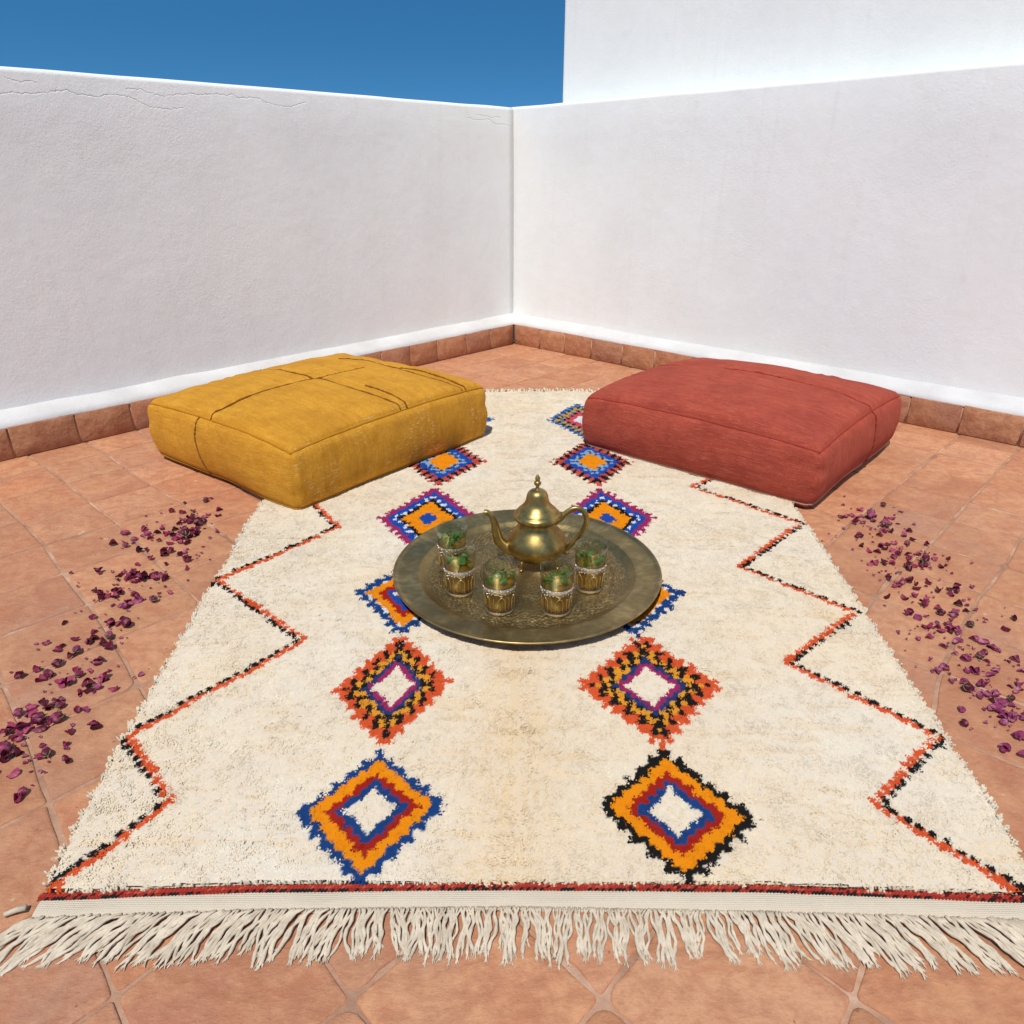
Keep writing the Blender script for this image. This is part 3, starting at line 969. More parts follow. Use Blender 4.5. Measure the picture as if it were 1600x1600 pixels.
for i in range(NT):
    t = (i + 0.5) / NT
    x = xl + 0.004 + (xr - xl - 0.008) * t + rf.uniform(-.003, .003)
    y = float(end_front(x)) + 0.003
    # splay: outer tassels swept outwards, the middle hangs straight
    if t < 0.30: sx = -0.052 * (0.30 - t) / 0.30 - 0.018
    elif t > 0.72: sx = 0.020 + 0.040 * (t - 0.72) / 0.28
    else: sx = rf.uniform(-.012, .012)
    ln = rf.uniform(0.058, 0.076) * (0.93 if 0.3 < t < 0.4 else 1)
    cx_ = x + sx + rf.uniform(-.011, .011); cy_ = y - ln
    mb = MB()
    k_n = 5 if rf.random() < 0.6 else 4
    for k in range(k_n):
        o_ = (k - (k_n - 1) / 2)
        cord(mb, (x + o_ * 0.0036, y, 0), (cx_ + o_ * rf.uniform(0.001, 0.0046) + rf.uniform(-.004, .004), cy_ + rf.uniform(-.009, .014), 0), rf.uniform(-.006, .006) - (0.008 if t < 0.35 else 0) * rf.random(), rf.uniform(0.0017, 0.0025))
    o = mb.build("tassel", [M_CORD], None); child_fix(o, rug)
# loose end at the near corner, and the short stubs at the far end
mb = MB()
mb.tube([Vector((-0.722, 0.727, 0.008)), Vector((-0.733, 0.724, 0.008)), Vector((-0.748, 0.716, 0.006))], [0.0045, 0.0055, 0.004], n=8, lobes=2, twist=.7)
o = mb.build("tassel", [M_CORD], None); child_fix(o, rug)
mb = MB()
for i in range(210):
    x = -0.85 + 1.80 * (i + rf.random()) / 210
    y = float(back_edge(x)) - 0.003
    mb.tube([(x, y - 0.006, 0.012), (x + rf.uniform(-.010, .010), y + rf.uniform(.006, .018), rf.uniform(0.012, 0.026)), (x + rf.uniform(-.018, .018), y + rf.uniform(.016, .045), rf.uniform(0.004, 0.022))], [0.005, rf.uniform(0.004, 0.0075), 0.003], n=6)
o = mb.build("back_fringe", [M_CORD], None); child_fix(o, rug); o["kind"] = "stuff"

# ------------------------------------------------------------------ floor cushions
def m_fabric(name, base, dark, pale, wear=0.0, axis=0, mottle=0.5):
    m = Mat(name, rough=0.95, spec=0.12)
    m.obj()
    nsep = m.node("ShaderNodeSeparateXYZ"); m.link(m._tc.outputs["Normal"], nsep.inputs[0])
    onx = m.math('GREATER_THAN', m.math('ABSOLUTE', nsep.outputs[0]), 0.72)
    def streak(f1, f2, det, rg):
        a_ = m.noise(1.0, det, rg, vec=m.mapped((f1, f2, f2)))
        b_ = m.noise(1.0, det, rg, vec=m.mapped((f2, f2, f1)))
        mm = m.node("ShaderNodeMix", data_type='FLOAT')
        m.link(onx, mm.inputs[0]); m.link(a_, mm.inputs[2]); m.link(b_, mm.inputs[3])
        return mm.outputs[0]
    st = streak(48, 5, 5, 0.72)
    st2 = streak(330, 22, 3, 0.6)
    pt = m.noise(5.0, 5, 0.6)
    col = m.mix(m.ramp(st, [(0.30, (mottle, mottle, mottle)), (0.56, (0, 0, 0))]), base, dark)
    col = m.mix(m.ramp(pt, [(0.42, (0, 0, 0)), (0.66, (mottle * .9, mottle * .9, mottle * .9))]), col, dark)
    col = m.mix(m.ramp(m.noise(17, 5, 0.7), [(0.48, (0, 0, 0)), (0.68, (mottle * .9,) * 3)]), col, dark)
    col = m.mix(m.ramp(st2, [(0.54, (0, 0, 0)), (0.72, (0.60,) * 3)]), col, pale)
    fine = m.noise(520, 2, 0.5)
    h = m.math('ADD', m.math('MULTIPLY', st2, 0.9), m.math('MULTIPLY', fine, 0.7))
    h = m.math('ADD', h, m.math('MULTIPLY', m.noise(24, 3, 0.6), 1.6))
    col = m.mix(m.ramp(m.noise(140, 3, 0.7), [(0.35, (0.45,) * 3), (0.55, (0, 0, 0))]), col, dark)
    if wear:
        # worn pale threads on the side panel
        g_ = m.node("ShaderNodeSeparateXYZ"); m.link(m.obj(), g_.inputs[0])
        wv = m.noise(1.0, 2, 0.5, vec=m.mapped((45, 45, 210)))
        area = m.noise(6.5, 3, 0.6)
        k = m.math('MULTIPLY', m.ramp(wv, [(0.60, (0, 0, 0)), (0.66, (1, 1, 1))]), m.ramp(area, [(0.47, (0, 0, 0)), (0.58, (1, 1, 1))]))
        k = m.math('MULTIPLY', k, m.math('LESS_THAN', nsep.outputs[1], -0.75))
        col = m.mix(m.math('MULTIPLY', k, 0.8), col, (0.72, 0.50, 0.22))
    m.color(col)
    m.b.inputs["Sheen Weight"].default_value = 0.25
    m.b.inputs["Sheen Roughness"].default_value = 0.5
    m.b.inputs["Sheen Tint"].default_value = (*pale, 1)
    m.bump(h, 0.7, 0.0030)
    return m.m

def pouf_surface(a, b, H, dome, seed, gx=(), gy=()):
    """returns f(x, y, z in [-1,1]) -> point of the stuffed cushion, base at z = 0"""
    c = H / 2
    re = 0.030
    def f(x, y, z):
        px, py, pz = x * a, y * b, z * c
        # rounded box
        rz = re if z > -0.2 else re * 1.35
        ix, iy, iz = a - re, b - re, c - rz
        qx = max(-ix, min(ix, px)); qy = max(-iy, min(iy, py)); qz = max(-iz, min(iz, pz))
        d = Vector((px - qx, py - qy, pz - qz))
        if d.length > 1e-6:
            L = max(abs(d.x), abs(d.y), abs(d.z))
            d = d.normalized() * L
            p = Vector((qx, qy, qz)) + d
        else:
            p = Vector((px, py, pz))
        fx = 1 - x * x; fy = 1 - y * y
        side = max(0, 1 - z * z)
        if z > 0:
            p.z += dome * (max(fx, 0) ** 0.62) * (max(fy, 0) ** 0.62) * z
            gr = 0.0
            for g_, lim in gx: gr += math.exp(-((x - g_) / 0.045) ** 2) * (1 if y < lim else 0) * min(1, 4 * fy)
            for g_, lim in gy: gr += math.exp(-((y - g_) / 0.045) ** 2) * (1 if x < lim else 0) * min(1, 4 * fx)
            p.z -= 0.011 * min(gr, 1.2) * z
            # puckers along the edge seams
            eg = max(abs(x), abs(y))
            al_ = x if abs(y) > abs(x) else y
            p.z += 0.0035 * math.sin(al_ * 34 + 3 * math.sin(al_ * 9 + seed)) * math.exp(-((eg - 0.90) / 0.07) ** 2) * (0.5 + 0.5 * math.sin(al_ * 5 + seed)) * z
        # sides swell, edges sag a little between the corners
        p.x += math.copysign(1, x) * abs(x) ** 3 * 0.024 * side * (0.45 + 0.55 * fy)
        p.y += math.copysign(1, y) * abs(y) ** 3 * 0.024 * side * (0.45 + 0.55 * fx)
        p.x -= math.copysign(1, x) * abs(x) ** 3 * 0.026 * fy
        p.y -= math.copysign(1, y) * abs(y) ** 3 * 0.026 * fx
        # pulled-in base
        if z < 0:
            k = 1 - 0.022 * (-z) ** 2
            p.x *= k; p.y *= k
        # creases at the corners of the side panels
        corner = (abs(x) * abs(y)) ** 10
        ph = seed * 1.7 + (x > 0) * 2.1 + (y > 0) * 1.3
        fold = math.exp(-((z - 0.30 - 0.5 * (abs(x) - abs(y))) / 0.16) ** 2) * (0.6 + 0.4 * math.sin(ph)) + 0.25 * math.exp(-((z + 0.35 + 0.6 * (abs(x) - abs(y))) / 0.14) ** 2)
        p -= Vector((x, y, 0)).normalized() * (0.012 * fold * corner)
        p.x -= math.copysign(1, x) * 0.016 * (abs(x) * abs(y)) ** 3.5
        p.y -= math.copysign(1, y) * 0.016 * (abs(x) * abs(y)) ** 3.5
        p.z -= 0.013 * (abs(x) * abs(y)) ** 4 * max(0, z)
        # soft unevenness
        n1 = float(vnoise(np.array([p.x * 5 + p.z * 3]), np.array([p.y * 5 - p.z * 2]), seed)[0])
        n2 = float(vnoise(np.array([p.x * 14 + p.z * 9]), np.array([p.y * 14 + p.z * 5]), seed + 1)[0])
        o_ = p.normalized()
        p += Vector((o_.x * .6, o_.y * .6, 0.5 if z > 0 else 0.1)) * (0.012 * n1 + 0.0040 * n2)
        return p + Vector((0, 0, c))
    return f

def build_pouf(name, F, Lc, Rc, H, dome, mats, seed, seams, label, gx=(), gy=()):
    """F, Lc, Rc: ground points of the front, left and right corners"""
    F = Vector(F); Lc = Vector(Lc); Rc = Vector(Rc)
    ex = Rc - F; ey = Lc - F
    ang = math.atan2(ex.y, ex.x)
    a = ex.length / 2; b = ey.length / 2
    cen = (Lc + Rc) / 2
    root = empty(name, (cen.x, cen.y, 0.0), ang)
    f = pouf_surface(a, b, H, dome, seed, gx, gy)
    # six faces of a subdivided box, welded
    n = 56; nz = 22
    bm = bmesh.new()
    key = {}
    def vert(x, y, z):
        k = (round(x, 4), round(y, 4), round(z, 4))
        if k not in key:
            key[k] = bm.verts.new(f(x, y, z))
        return key[k]
    def ease(t):  # denser towards the edges
        return math.sin(t * math.pi / 2) * 0.55 + t * 0.45
    gx = [ease(-1 + 2 * i / n) for i in range(n + 1)]
    gz = [ease(-1 + 2 * i / nz) for i in range(nz + 1)]
    for s in (-1, 1):
        for i in range(n):
            for j in range(n):
                q = [vert(gx[i], gx[j], s), vert(gx[i + 1], gx[j], s), vert(gx[i + 1], gx[j + 1], s), vert(gx[i], gx[j + 1], s)]
                bm.faces.new(q if s > 0 else q[::-1])
            for j in range(nz):
                q = [vert(gx[i], s, gz[j]), vert(gx[i + 1], s, gz[j]), vert(gx[i + 1], s, gz[j + 1]), vert(gx[i], s, gz[j + 1])]
                bm.faces.new(q if s < 0 else q[::-1])
                q = [vert(s, gx[i], gz[j]), vert(s, gx[i + 1], gz[j]), vert(s, gx[i + 1], gz[j + 1]), vert(s, gx[i], gz[j + 1])]
                bm.faces.new(q if s > 0 else q[::-1])
    for fc in bm.faces: fc.smooth = True
    me_ = bpy.data.meshes.new("cover")
    bm.to_mesh(me_); bm.free()
    me_.materials.append(mats[0])
    body = bpy.data.objects.new("cover", me_); COL.objects.link(body); body.parent = root
    # piping along the top edges
    mb = MB()
    def edge_pts(z, nn=40, k_=1.0):
        pts = []
        for (p, q) in (((-1, -1), (1, -1)), ((1, -1), (1, 1)), ((1, 1), (-1, 1)), ((-1, 1), (-1, -1))):
            for i in range(nn):
                t = ease(-1 + 2 * i / nn) * .5 + .5
                pts.append(f((p[0] + (q[0] - p[0]) * t) * k_, (p[1] + (q[1] - p[1]) * t) * k_, z))
        pts.append(pts[0])
        return pts
    rj = random.Random(seed)
    pp = edge_pts(1.0)
    mb.tube(pp, [0.0042 + rj.uniform(-.0009, .0009) for _ in pp], n=7)
    mb.build("piping", [mats[1]], root)
    mb = MB()
    for pl in seams:
        pts = []
        for (s0, t0, z0_), (s1, t1, z1_) in zip(pl[:-1], pl[1:]):
            m_ = 26
            for i in range(m_):
                k = i / m_
                pts.append(f(s0 + (s1 - s0) * k, t0 + (t1 - t0) * k, z0_ + (z1_ - z0_) * k))
        pts.append(f(*pl[-1]))
        pts = [p + Vector((rj.uniform(-.0012, .0012), rj.uniform(-.0012, .0012), 0.0012)) for p in pts]
        mb.tube(pts, [rj.choice((0.0018, 0.0026, 0.0032, 0.0042)) for _ in pts], n=6)
    mb.build("seam", [mats[2]], root)
    # lower edge binding
    mb = MB()
    pp = edge_pts(-0.82)
    pp = [p + Vector((0, 0, -0.002)) for p in pp]
    mb.tube(pp, 0.0045, n=6)
    mb.build("base_binding", [mats[3]], root)
    tag(root, label, "cushion", "square floor cushions")
    return root

M_YEL = m_fabric("mustard_velvet", (0.65, 0.31, 0.030), (0.42, 0.172, 0.012), (0.70, 0.40, 0.085), wear=1.0, axis=0, mottle=0.62)
M_RED = m_fabric("brick_red_kilim", (0.43, 0.080, 0.046), (0.27, 0.042, 0.027), (0.55, 0.17, 0.105), axis=1, mottle=0.75)
def plain(name, c, rough=0.95):
    m = Mat(name, rough=rough, spec=0.1)
    m.color(m.ramp(m.noise(120, 3), [(0.3, tuple(x * 0.8 for x in c)), (0.7, c)]))
    m.bump(m.noise(300, 2), 0.5, 0.001)
    return m.m
yel = build_pouf("floor_cushion", (-0.690, 2.036, 0), (-1.362, 2.618, 0), (-0.096, 2.800, 0), 0.238, 0.058,
                 [M_YEL, plain("mustard_piping", (0.46, 0.20, 0.014)), plain("brown_thread", (0.24, 0.095, 0.014)), plain("mustard_binding", (0.40, 0.19, 0.02))], 3,
                 [[(-1, 0.06, 1), (0.1, 0.02, 1), (0.45, -0.02, 1)], [(0.02, 1, 1), (-0.06, 0.2, 1), (0.04, -1, 1)], [(0.07, -0.5, 1), (0.10, -1, 1)],
                  [(0.62, 0.55, 1), (0.72, -0.3, 1), (0.70, -1, 1)], [(0.66, 0.3, 1), (0.78, -0.4, 1), (0.74, -1, 1)], [(-1, 0.20, 1), (-1, 0.22, 0.3), (-1, 0.16, -0.8)]],
                 "mustard yellow velvet floor cushion with dark patchwork seams on its domed top",
                 [(0.0, 2), (0.71, 0.4)], [(0.02, 0.5)])
redp = build_pouf("floor_cushion", (0.938, 2.064, 0), (0.280, 2.730, 0), (1.522, 2.730, 0), 0.226, 0.068,
                 [M_RED, plain("red_piping", (0.34, 0.05, 0.03)), plain("red_thread", (0.26, 0.035, 0.022)), plain("pale_binding", (0.55, 0.33, 0.22))], 9,
                 [[(0.12, 1, 1), (0.18, 0.0, 1), (0.16, -1, 1)], [(0.16, -1, 1), (0.15, -1, 0.2), (0.17, -1, -0.8)]],
                 "brick red woven floor cushion with one seam across its plain domed top",
                 [(0.16, 2)], [])

# ------------------------------------------------------------------ brass tray and teapot
def m_brass(name, col, rough, engrave=False, cen=(0, 0)):
    m = Mat(name, rough=rough, metal=1.0)
    pt = m.noise(14, 5, 0.65)
    sp_ = m.noise(90, 3, 0.6)
    dark = tuple(c * 0.48 for c in col)
    c = m.mix(m.ramp(pt, [(0.40, (0.95,) * 3), (0.66, (0, 0, 0))]), col, dark)
    c = m.mix(m.ramp(m.noise(55, 5, 0.7), [(0.42, (0.6,) * 3), (0.58, (0, 0, 0))]), c, dark)
    c = m.mix(m.ramp(sp_, [(0.30, (0.5, 0.5, 0.5)), (0.5, (0, 0, 0))]), c, dark)
    h = m.math('MULTIPLY', sp_, 0.35)
    if engrave:
        sx = m.node("ShaderNodeSeparateXYZ"); m.link(m.obj(), sx.inputs[0])
        rr = m.math('SQRT', m.math('ADD', m.math('MULTIPLY', sx.outputs[0], sx.outputs[0]), m.math('MULTIPLY', sx.outputs[1], sx.outputs[1])))
        an = m.math('ARCTAN2', sx.outputs[1], sx.outputs[0])
        # repeated petals and rays in rings: the chased ornament
        k1 = m.math('SINE', m.math('MULTIPLY', an, 48.0))
        k2 = m.math('SINE', m.math('ADD', m.math('MULTIPLY', rr, 420.0), m.math('MULTIPLY', k1, 1.3)))
        k3 = m.math('SINE', m.math('ADD', m.math('MULTIPLY', an, 40.0), m.math('MULTIPLY', rr, 230.0)))
        k4 = m.math('SINE', m.math('SUBTRACT', m.math('MULTIPLY', an, 40.0), m.math('MULTIPLY', rr, 230.0)))
        orn = m.math('MULTIPLY', m.math('MULTIPLY', k3, k4), m.math('MULTIPLY', k2, 0.8))
        orn = m.math('ADD', orn, m.math('MULTIPLY', m.math('SUBTRACT', m.noise(130, 3, 0.6), 0.5), 2.2))
        band = m.ramp(m.math('MULTIPLY', rr, 2.8), [(0.0, (0.8,) * 3), (0.36, (1, 1, 1)), (0.50, (0.25,) * 3), (0.56, (1, 1, 1)), (0.72, (1, 1, 1)), (0.75, (0.05,) * 3), (0.83, (0.05,) * 3), (0.85, (0.9,) * 3), (0.94, (0.9,) * 3), (0.97, (0, 0, 0))])
        o_ = m.math('MULTIPLY', orn, band)
        lines = None
        for r0 in (0.118, 0.124, 0.186, 0.226, 0.231):
            l_ = m.math('SUBTRACT', 1.0, m.math('MULTIPLY', m.math('ABSOLUTE', m.math('SUBTRACT', rr, r0)), 800.0), clamp=True)
            lines = l_ if lines is None else m.math('MAXIMUM', lines, l_)
        c = m.mix(m.ramp(m.math('ADD', m.math('MULTIPLY', o_, 0.5), 0.5), [(0.36, (0, 0, 0)), (0.60, (0.85,) * 3)]), c, tuple(x * 0.36 for x in col))
        c = m.mix(m.math('MULTIPLY', lines, 0.6), c, tuple(x * 0.35 for x in col))
        h = m.math('SUBTRACT', m.math('SUBTRACT', h, m.math('MULTIPLY', o_, 0.7)), lines)
    m.color(c)
    rg = m.ramp(m.noise(9, 4, 0.6), [(0.3, (rough * 0.85,) * 3), (0.7, (min(1, rough * 1.3),) * 3)])
    m.link(rg, m.b.inputs["Roughness"])
    m.bump(h, 1.0 if engrave else 0.2, 0.0022 if engrave else 0.0014)
    return m.m
M_TRAY = m_brass("engraved_brass", (0.66, 0.475, 0.19), 0.40, True)
M_RIM = m_brass("brass_rim", (0.60, 0.435, 0.18), 0.37)
M_POT = m_brass("polished_brass", (0.56, 0.40, 0.135), 0.39)

TC = Vector((0.040, 1.690, 0.0))
TZ = 0.019                                     # the tray stands in the pile
TR = 0.352
tray = empty("tray", (TC.x, TC.y, TZ))
tag(tray, "large round engraved brass tray lying on the rug under the tea set", "tray")
mb = MB()
mb.lathe([(1e-5, 0.006), (0.06, 0.006), (0.12, 0.006), (0.18, 0.006), (0.24, 0.006), (0.262, 0.0065), (0.272, 0.010), (0.280, 0.0165), (0.287, 0.0200)], 144)
o = mb.build("tray_well", [M_TRAY], tray)
mb = MB()
mb.lathe([(0.287, 0.0200), (0.295, 0.0212), (0.315, 0.0228), (0.335, 0.0250), (0.344, 0.0268), (0.349, 0.0290), (0.3520, 0.0292), (0.3535, 0.0272), (0.3525, 0.0248), (0.347, 0.0225), (0.30, 0.0165), (0.284, 0.010), (0.272, 0.003), (0.255, 0.0), (0.10, 0.0), (1e-5, 0.0)], 144)
o = mb.build("tray_rim", [M_RIM], tray)
TOP = TZ + 0.006                               # where the tea set stands

POTC = at(838, 879, TOP)
pot = empty("teapot", (POTC.x, POTC.y, TOP))
tag(pot, "brass Moroccan teapot with bell shaped lid and curved spout standing on the tray", "teapot")
mb = MB()
prof = [(1e-5, 0.014), (0.030, 0.014), (0.040, 0.016), (0.052, 0.022), (0.066, 0.033), (0.0760, 0.046), (0.0805, 0.058), (0.0795, 0.070), (0.0730, 0.084), (0.0630, 0.098), (0.0535, 0.110), (0.0490, 0.120), (0.0480, 0.128), (0.0500, 0.133), (0.050, 0.137)]
sm = []
P_ = smooth_path([Vector((r, 0, z)) for r, z in prof], 3)
mb.lathe([(max(p.x, 1e-5), p.z) for p in P_], 64)
body = mb.build("pot_body", [M_POT], pot)
mb = MB()
prof = [(0.049, 0.1345), (0.058, 0.1355), (0.0620, 0.138), (0.0635, 0.142), (0.0628, 0.147), (0.0600, 0.151), (0.0560, 0.154), (0.0545, 0.1565), (0.050, 0.162), (0.0415, 0.170), (0.0345, 0.179), (0.0305, 0.189), (0.0285, 0.199), (0.0255, 0.208), (0.0195, 0.2150), (0.011, 0.2185), (1e-5, 0.2195)]
P_ = smooth_path([Vector((r, 0, z)) for r, z in prof], 3)
mb.lathe([(max(p.x, 1e-5), p.z) for p in P_], 64)
lid = mb.build("pot_lid", [M_POT], pot)
mb = MB()
prof = [(0.0085, 0.217), (0.0050, 0.222), (0.0042, 0.228), (0.0068, 0.231), (0.0095, 0.2345), (0.0098, 0.238), (0.0075, 0.2415), (0.0048, 0.2435), (0.0062, 0.246), (0.0072, 0.2495), (0.0058, 0.2535), (0.0032, 0.258), (0.0012, 0.262), (1e-5, 0.263)]
mb.lathe(prof, 24)
mb.build("finial", [M_POT], lid)
mb = MB()
pts = smooth_path([(-0.058, 0, 0.042), (-0.082, 0, 0.050), (-0.101, 0, 0.068), (-0.109, 0, 0.094), (-0.113, 0, 0.120), (-0.121, 0, 0.142), (-0.132, 0, 0.152), (-0.141, 0, 0.153)], 5)
n = len(pts)
rad = [0.024 - 0.0158 * min(1, (i / (n - 1)) * 1.25) ** 0.8 for i in range(n)]
rad[-1] = 0.0068; rad[-2] = 0.0082; rad[-3] = 0.0078
mb.tube(pts, rad, n=18, flat=0.85)
mb.build("spout", [M_POT], pot)
mb = MB()
pts = smooth_path([(0.048, 0, 0.120), (0.062, 0, 0.132), (0.076, 0, 0.150), (0.096, 0, 0.163), (0.117, 0, 0.160), (0.130, 0, 0.143), (0.131, 0, 0.120), (0.121, 0, 0.094), (0.103, 0, 0.068), (0.086, 0, 0.048), (0.077, 0, 0.036), (0.082, 0, 0.029)], 5)
mb.tube(pts, [0.0062 if 4 < i < len(pts) - 8 else 0.0052 for i in range(len(pts))], n=12, flat=1.15)
mb.ball((0.083, 0, 0.031), 0.006, 8)
mb.ball((0.078, 0, 0.060), 0.0055, 8)
mb.build("handle", [M_POT], pot)
for k in range(4):
    a = R(45 + 90 * k + 8)
    ca_, sa_ = math.cos(a), math.sin(a)
    mb = MB()
    pts = smooth_path([(0.054 * ca_, 0.054 * sa_, 0.031), (0.066 * ca_, 0.066 * sa_, 0.030), (0.068 * ca_, 0.068 * sa_, 0.018), (0.064 * ca_, 0.064 * sa_, 0.008), (0.070 * ca_, 0.070 * sa_, 0.0040)], 4)
    mb.tube(pts, [0.0062, 0.006, 0.0056, 0.0052, 0.005, 0.0048, 0.0046, 0.0044, 0.0042, 0.004, 0.004, 0.004, 0.004, 0.0042, 0.0044, 0.0044, 0.0042], n=10)
    mb.ball((0.060 * ca_, 0.060 * sa_, 0.034), 0.0085, 8)
    mb.ball((0.070 * ca_, 0.070 * sa_, 0.0050), 0.0050, 8)
    mb.build("foot", [M_POT], pot)

# ------------------------------------------------------------------ tea glasses
def m_glass():
    m = Mat("clear_glass", rough=0.02)
    tr = m.node("ShaderNodeBsdfTransparent"); tr.inputs[0].default_value = (0.90, 0.93, 0.91, 1)
    gl = m.node("ShaderNodeBsdfGlossy"); gl.inputs["Roughness"].default_value = 0.03
    fr = m.node("ShaderNodeLayerWeight"); fr.inputs["Blend"].default_value = 0.30
    mx = m.node("ShaderNodeMixShader")
    k = m.math('MULTIPLY_ADD', fr.outputs["Facing"], 0.50, 0.035)
    m.link(k, mx.inputs[0]); m.link(tr.outputs[0], mx.inputs[1]); m.link(gl.outputs[0], mx.inputs[2])
    m.link(mx.outputs[0], m.out.inputs[0])
    return m.m
def m_tea():
    m = Mat("mint_tea", rough=0.1)
    tr = m.node("ShaderNodeBsdfTransparent"); tr.inputs[0].default_value = (0.92, 0.62, 0.10, 1)
    df = m.node("ShaderNodeBsdfDiffuse"); df.inputs[0].default_value = (0.72, 0.37, 0.012, 1)
    tl = m.node("ShaderNodeBsdfTranslucent"); tl.inputs[0].default_value = (0.95, 0.52, 0.03, 1)
    gl = m.node("ShaderNodeBsdfGlossy"); gl.inputs["Roughness"].default_value = 0.06
    m1 = m.node("ShaderNodeMixShader"); m1.inputs[0].default_value = 0.5
    m.link(df.outputs[0], m1.inputs[1]); m.link(tl.outputs[0], m1.inputs[2])
    m2 = m.node("ShaderNodeMixShader"); m2.inputs[0].default_value = 0.46
    m.link(m1.outputs[0], m2.inputs[1]); m.link(tr.outputs[0], m2.inputs[2])
    m3 = m.node("ShaderNodeMixShader"); m3.inputs[0].default_value = 0.05
    m.link(m2.outputs[0], m3.inputs[1]); m.link(gl.outputs[0], m3.inputs[2])
    m.link(m3.outputs[0], m.out.inputs[0])
    return m.m
M_GLASS = m_glass(); M_TEA = m_tea()
m = Mat("silver_lace", rough=0.32, metal=1.0); m.color((0.72, 0.68, 0.60)); m.bump(m.noise(420, 3), 0.8, 0.002); M_SILVER = m.m
m = Mat("gilt_line", rough=0.28, metal=1.0); m.color((0.88, 0.66, 0.30)); M_GILT = m.m
def m_mint():
    m = Mat("mint_leaf", rough=0.5, spec=0.4)
    m.color(m.ramp(m.noise(90, 3), [(0.3, (0.022, 0.095, 0.008)), (0.55, (0.055, 0.19, 0.018)), (0.75, (0.11, 0.30, 0.035))]))
    tl = m.node("ShaderNodeBsdfTranslucent"); tl.inputs[0].default_value = (0.10, 0.28, 0.02, 1)
    mx = m.node("ShaderNodeMixShader"); mx.inputs[0].default_value = 0.30
    m.link(m.b.outputs[0], mx.inputs[1]); m.link(tl.outputs[0], mx.inputs[2]); m.link(mx.outputs[0], m.out.inputs[0])
    return m.m
M_MINT = m_mint()
GH = 0.122
def grad(z):  # outer radius of the glass at height z
    t = z / GH
    return 0.0345 + 0.0075 * t ** 1.3
def make_glass(loc, rz, label):
    root = empty("tea_glass", loc, rz)
    tag(root, label, "tea glass", "tea glasses on the tray")
    mb = MB()
    out = [(grad(0) - 0.006, 0.0), (grad(0) - 0.001, 0.001), (grad(0), 0.004)] + [(grad(GH * k / 12), GH * k / 12) for k in range(1, 13)] + [(grad(GH) - 0.0005, GH + 0.0012), (grad(GH) - 0.0018, GH + 0.0012)]
    inn = [(grad(GH * k / 12) - 0.0024, GH * k / 12) for k in range(12, 1, -1)] + [(grad(0) - 0.006, 0.0135), (1e-5, 0.012)]
    mb.lathe([(1e-5, 0.0)] + out + inn, 48)
    g_ = mb.build("glass", [M_GLASS], root)
    mb = MB()
    lvl = 0.080
    prof = [(1e-5, 0.0145), (grad(0.015) - 0.0045, 0.0148)] + [(grad(0.02 + (lvl - 0.02) * k / 6) - 0.0030, 0.02 + (lvl - 0.02) * k / 6) for k in range(7)] + [(grad(lvl) - 0.0045, lvl + 0.0002), (1e-5, lvl)]
    mb.lathe(prof, 40)
    mb.build("tea", [M_TEA], root)
    # lace band and gilt arches printed in relief
    mb = MB()
    zb0, zb1 = 0.064, 0.076
    mb.lathe([(grad(zb0) + 0.0003, zb0), (grad(zb0) + 0.0010, zb0 + .001), (grad(zb1) + 0.0010, zb1 - .001), (grad(zb1) + 0.0003, zb1)], 60)
    for k in range(30):
        a = 2 * math.pi * k / 30
        rr = grad(0.070) + 0.0010
        mb.ball((rr * math.cos(a), rr * math.sin(a), 0.070 + 0.0018 * (k % 2)), 0.0019, 5)
        rr = grad(0.0625) + 0.0004
        mb.ball((rr * math.cos(a), rr * math.sin(a), 0.0625 - (0.003 if k % 5 == 0 else 0)), 0.0015, 5)
    mb.build("silver_band", [M_SILVER], root)
    mb = MB()
    mb.lathe([(grad(0.006) + 0.0004, 0.004), (grad(0.008) + 0.0010, 0.006), (grad(0.010) + 0.0010, 0.0085), (grad(0.012) + 0.0004, 0.0105)], 60)
    mb.build("foot_ring", [M_SILVER], root)
    mb = MB()
    for k in range(6):
        a0 = 2 * math.pi * k / 6
        wdt = 0.24
        pl = []
        for (da, z) in ((-wdt, 0.016), (-wdt, 0.030), (-wdt, 0.044), (-wdt * 0.55, 0.051), (0, 0.0545), (wdt * 0.55, 0.051), (wdt, 0.044), (wdt, 0.030), (wdt, 0.016)):
            rr = grad(z) + 0.0006
            pl.append((rr * math.cos(a0 + da), rr * math.sin(a0 + da), z))
        mb.tube(pl, 0.0009, n=5)
        rr = grad(0.058) + 0.0006
        mb.tube([(rr * math.cos(a0 - .12), rr * math.sin(a0 - .12), 0.0615), (rr * math.cos(a0), rr * math.sin(a0), 0.0560), (rr * math.cos(a0 + .12), rr * math.sin(a0 + .12), 0.0615)], 0.0009, n=5)
        for dk in (0.52,):
            a1 = a0 + dk
            mb.tube([(grad(0.016) * 1.015 * math.cos(a1), grad(0.016) * 1.015 * math.sin(a1), 0.016), (grad(0.050) * 1.012 * math.cos(a1), grad(0.050) * 1.012 * math.sin(a1), 0.050)], 0.0006, n=4)
    mb.build("gilt_arches", [M_GILT], root)
    return root
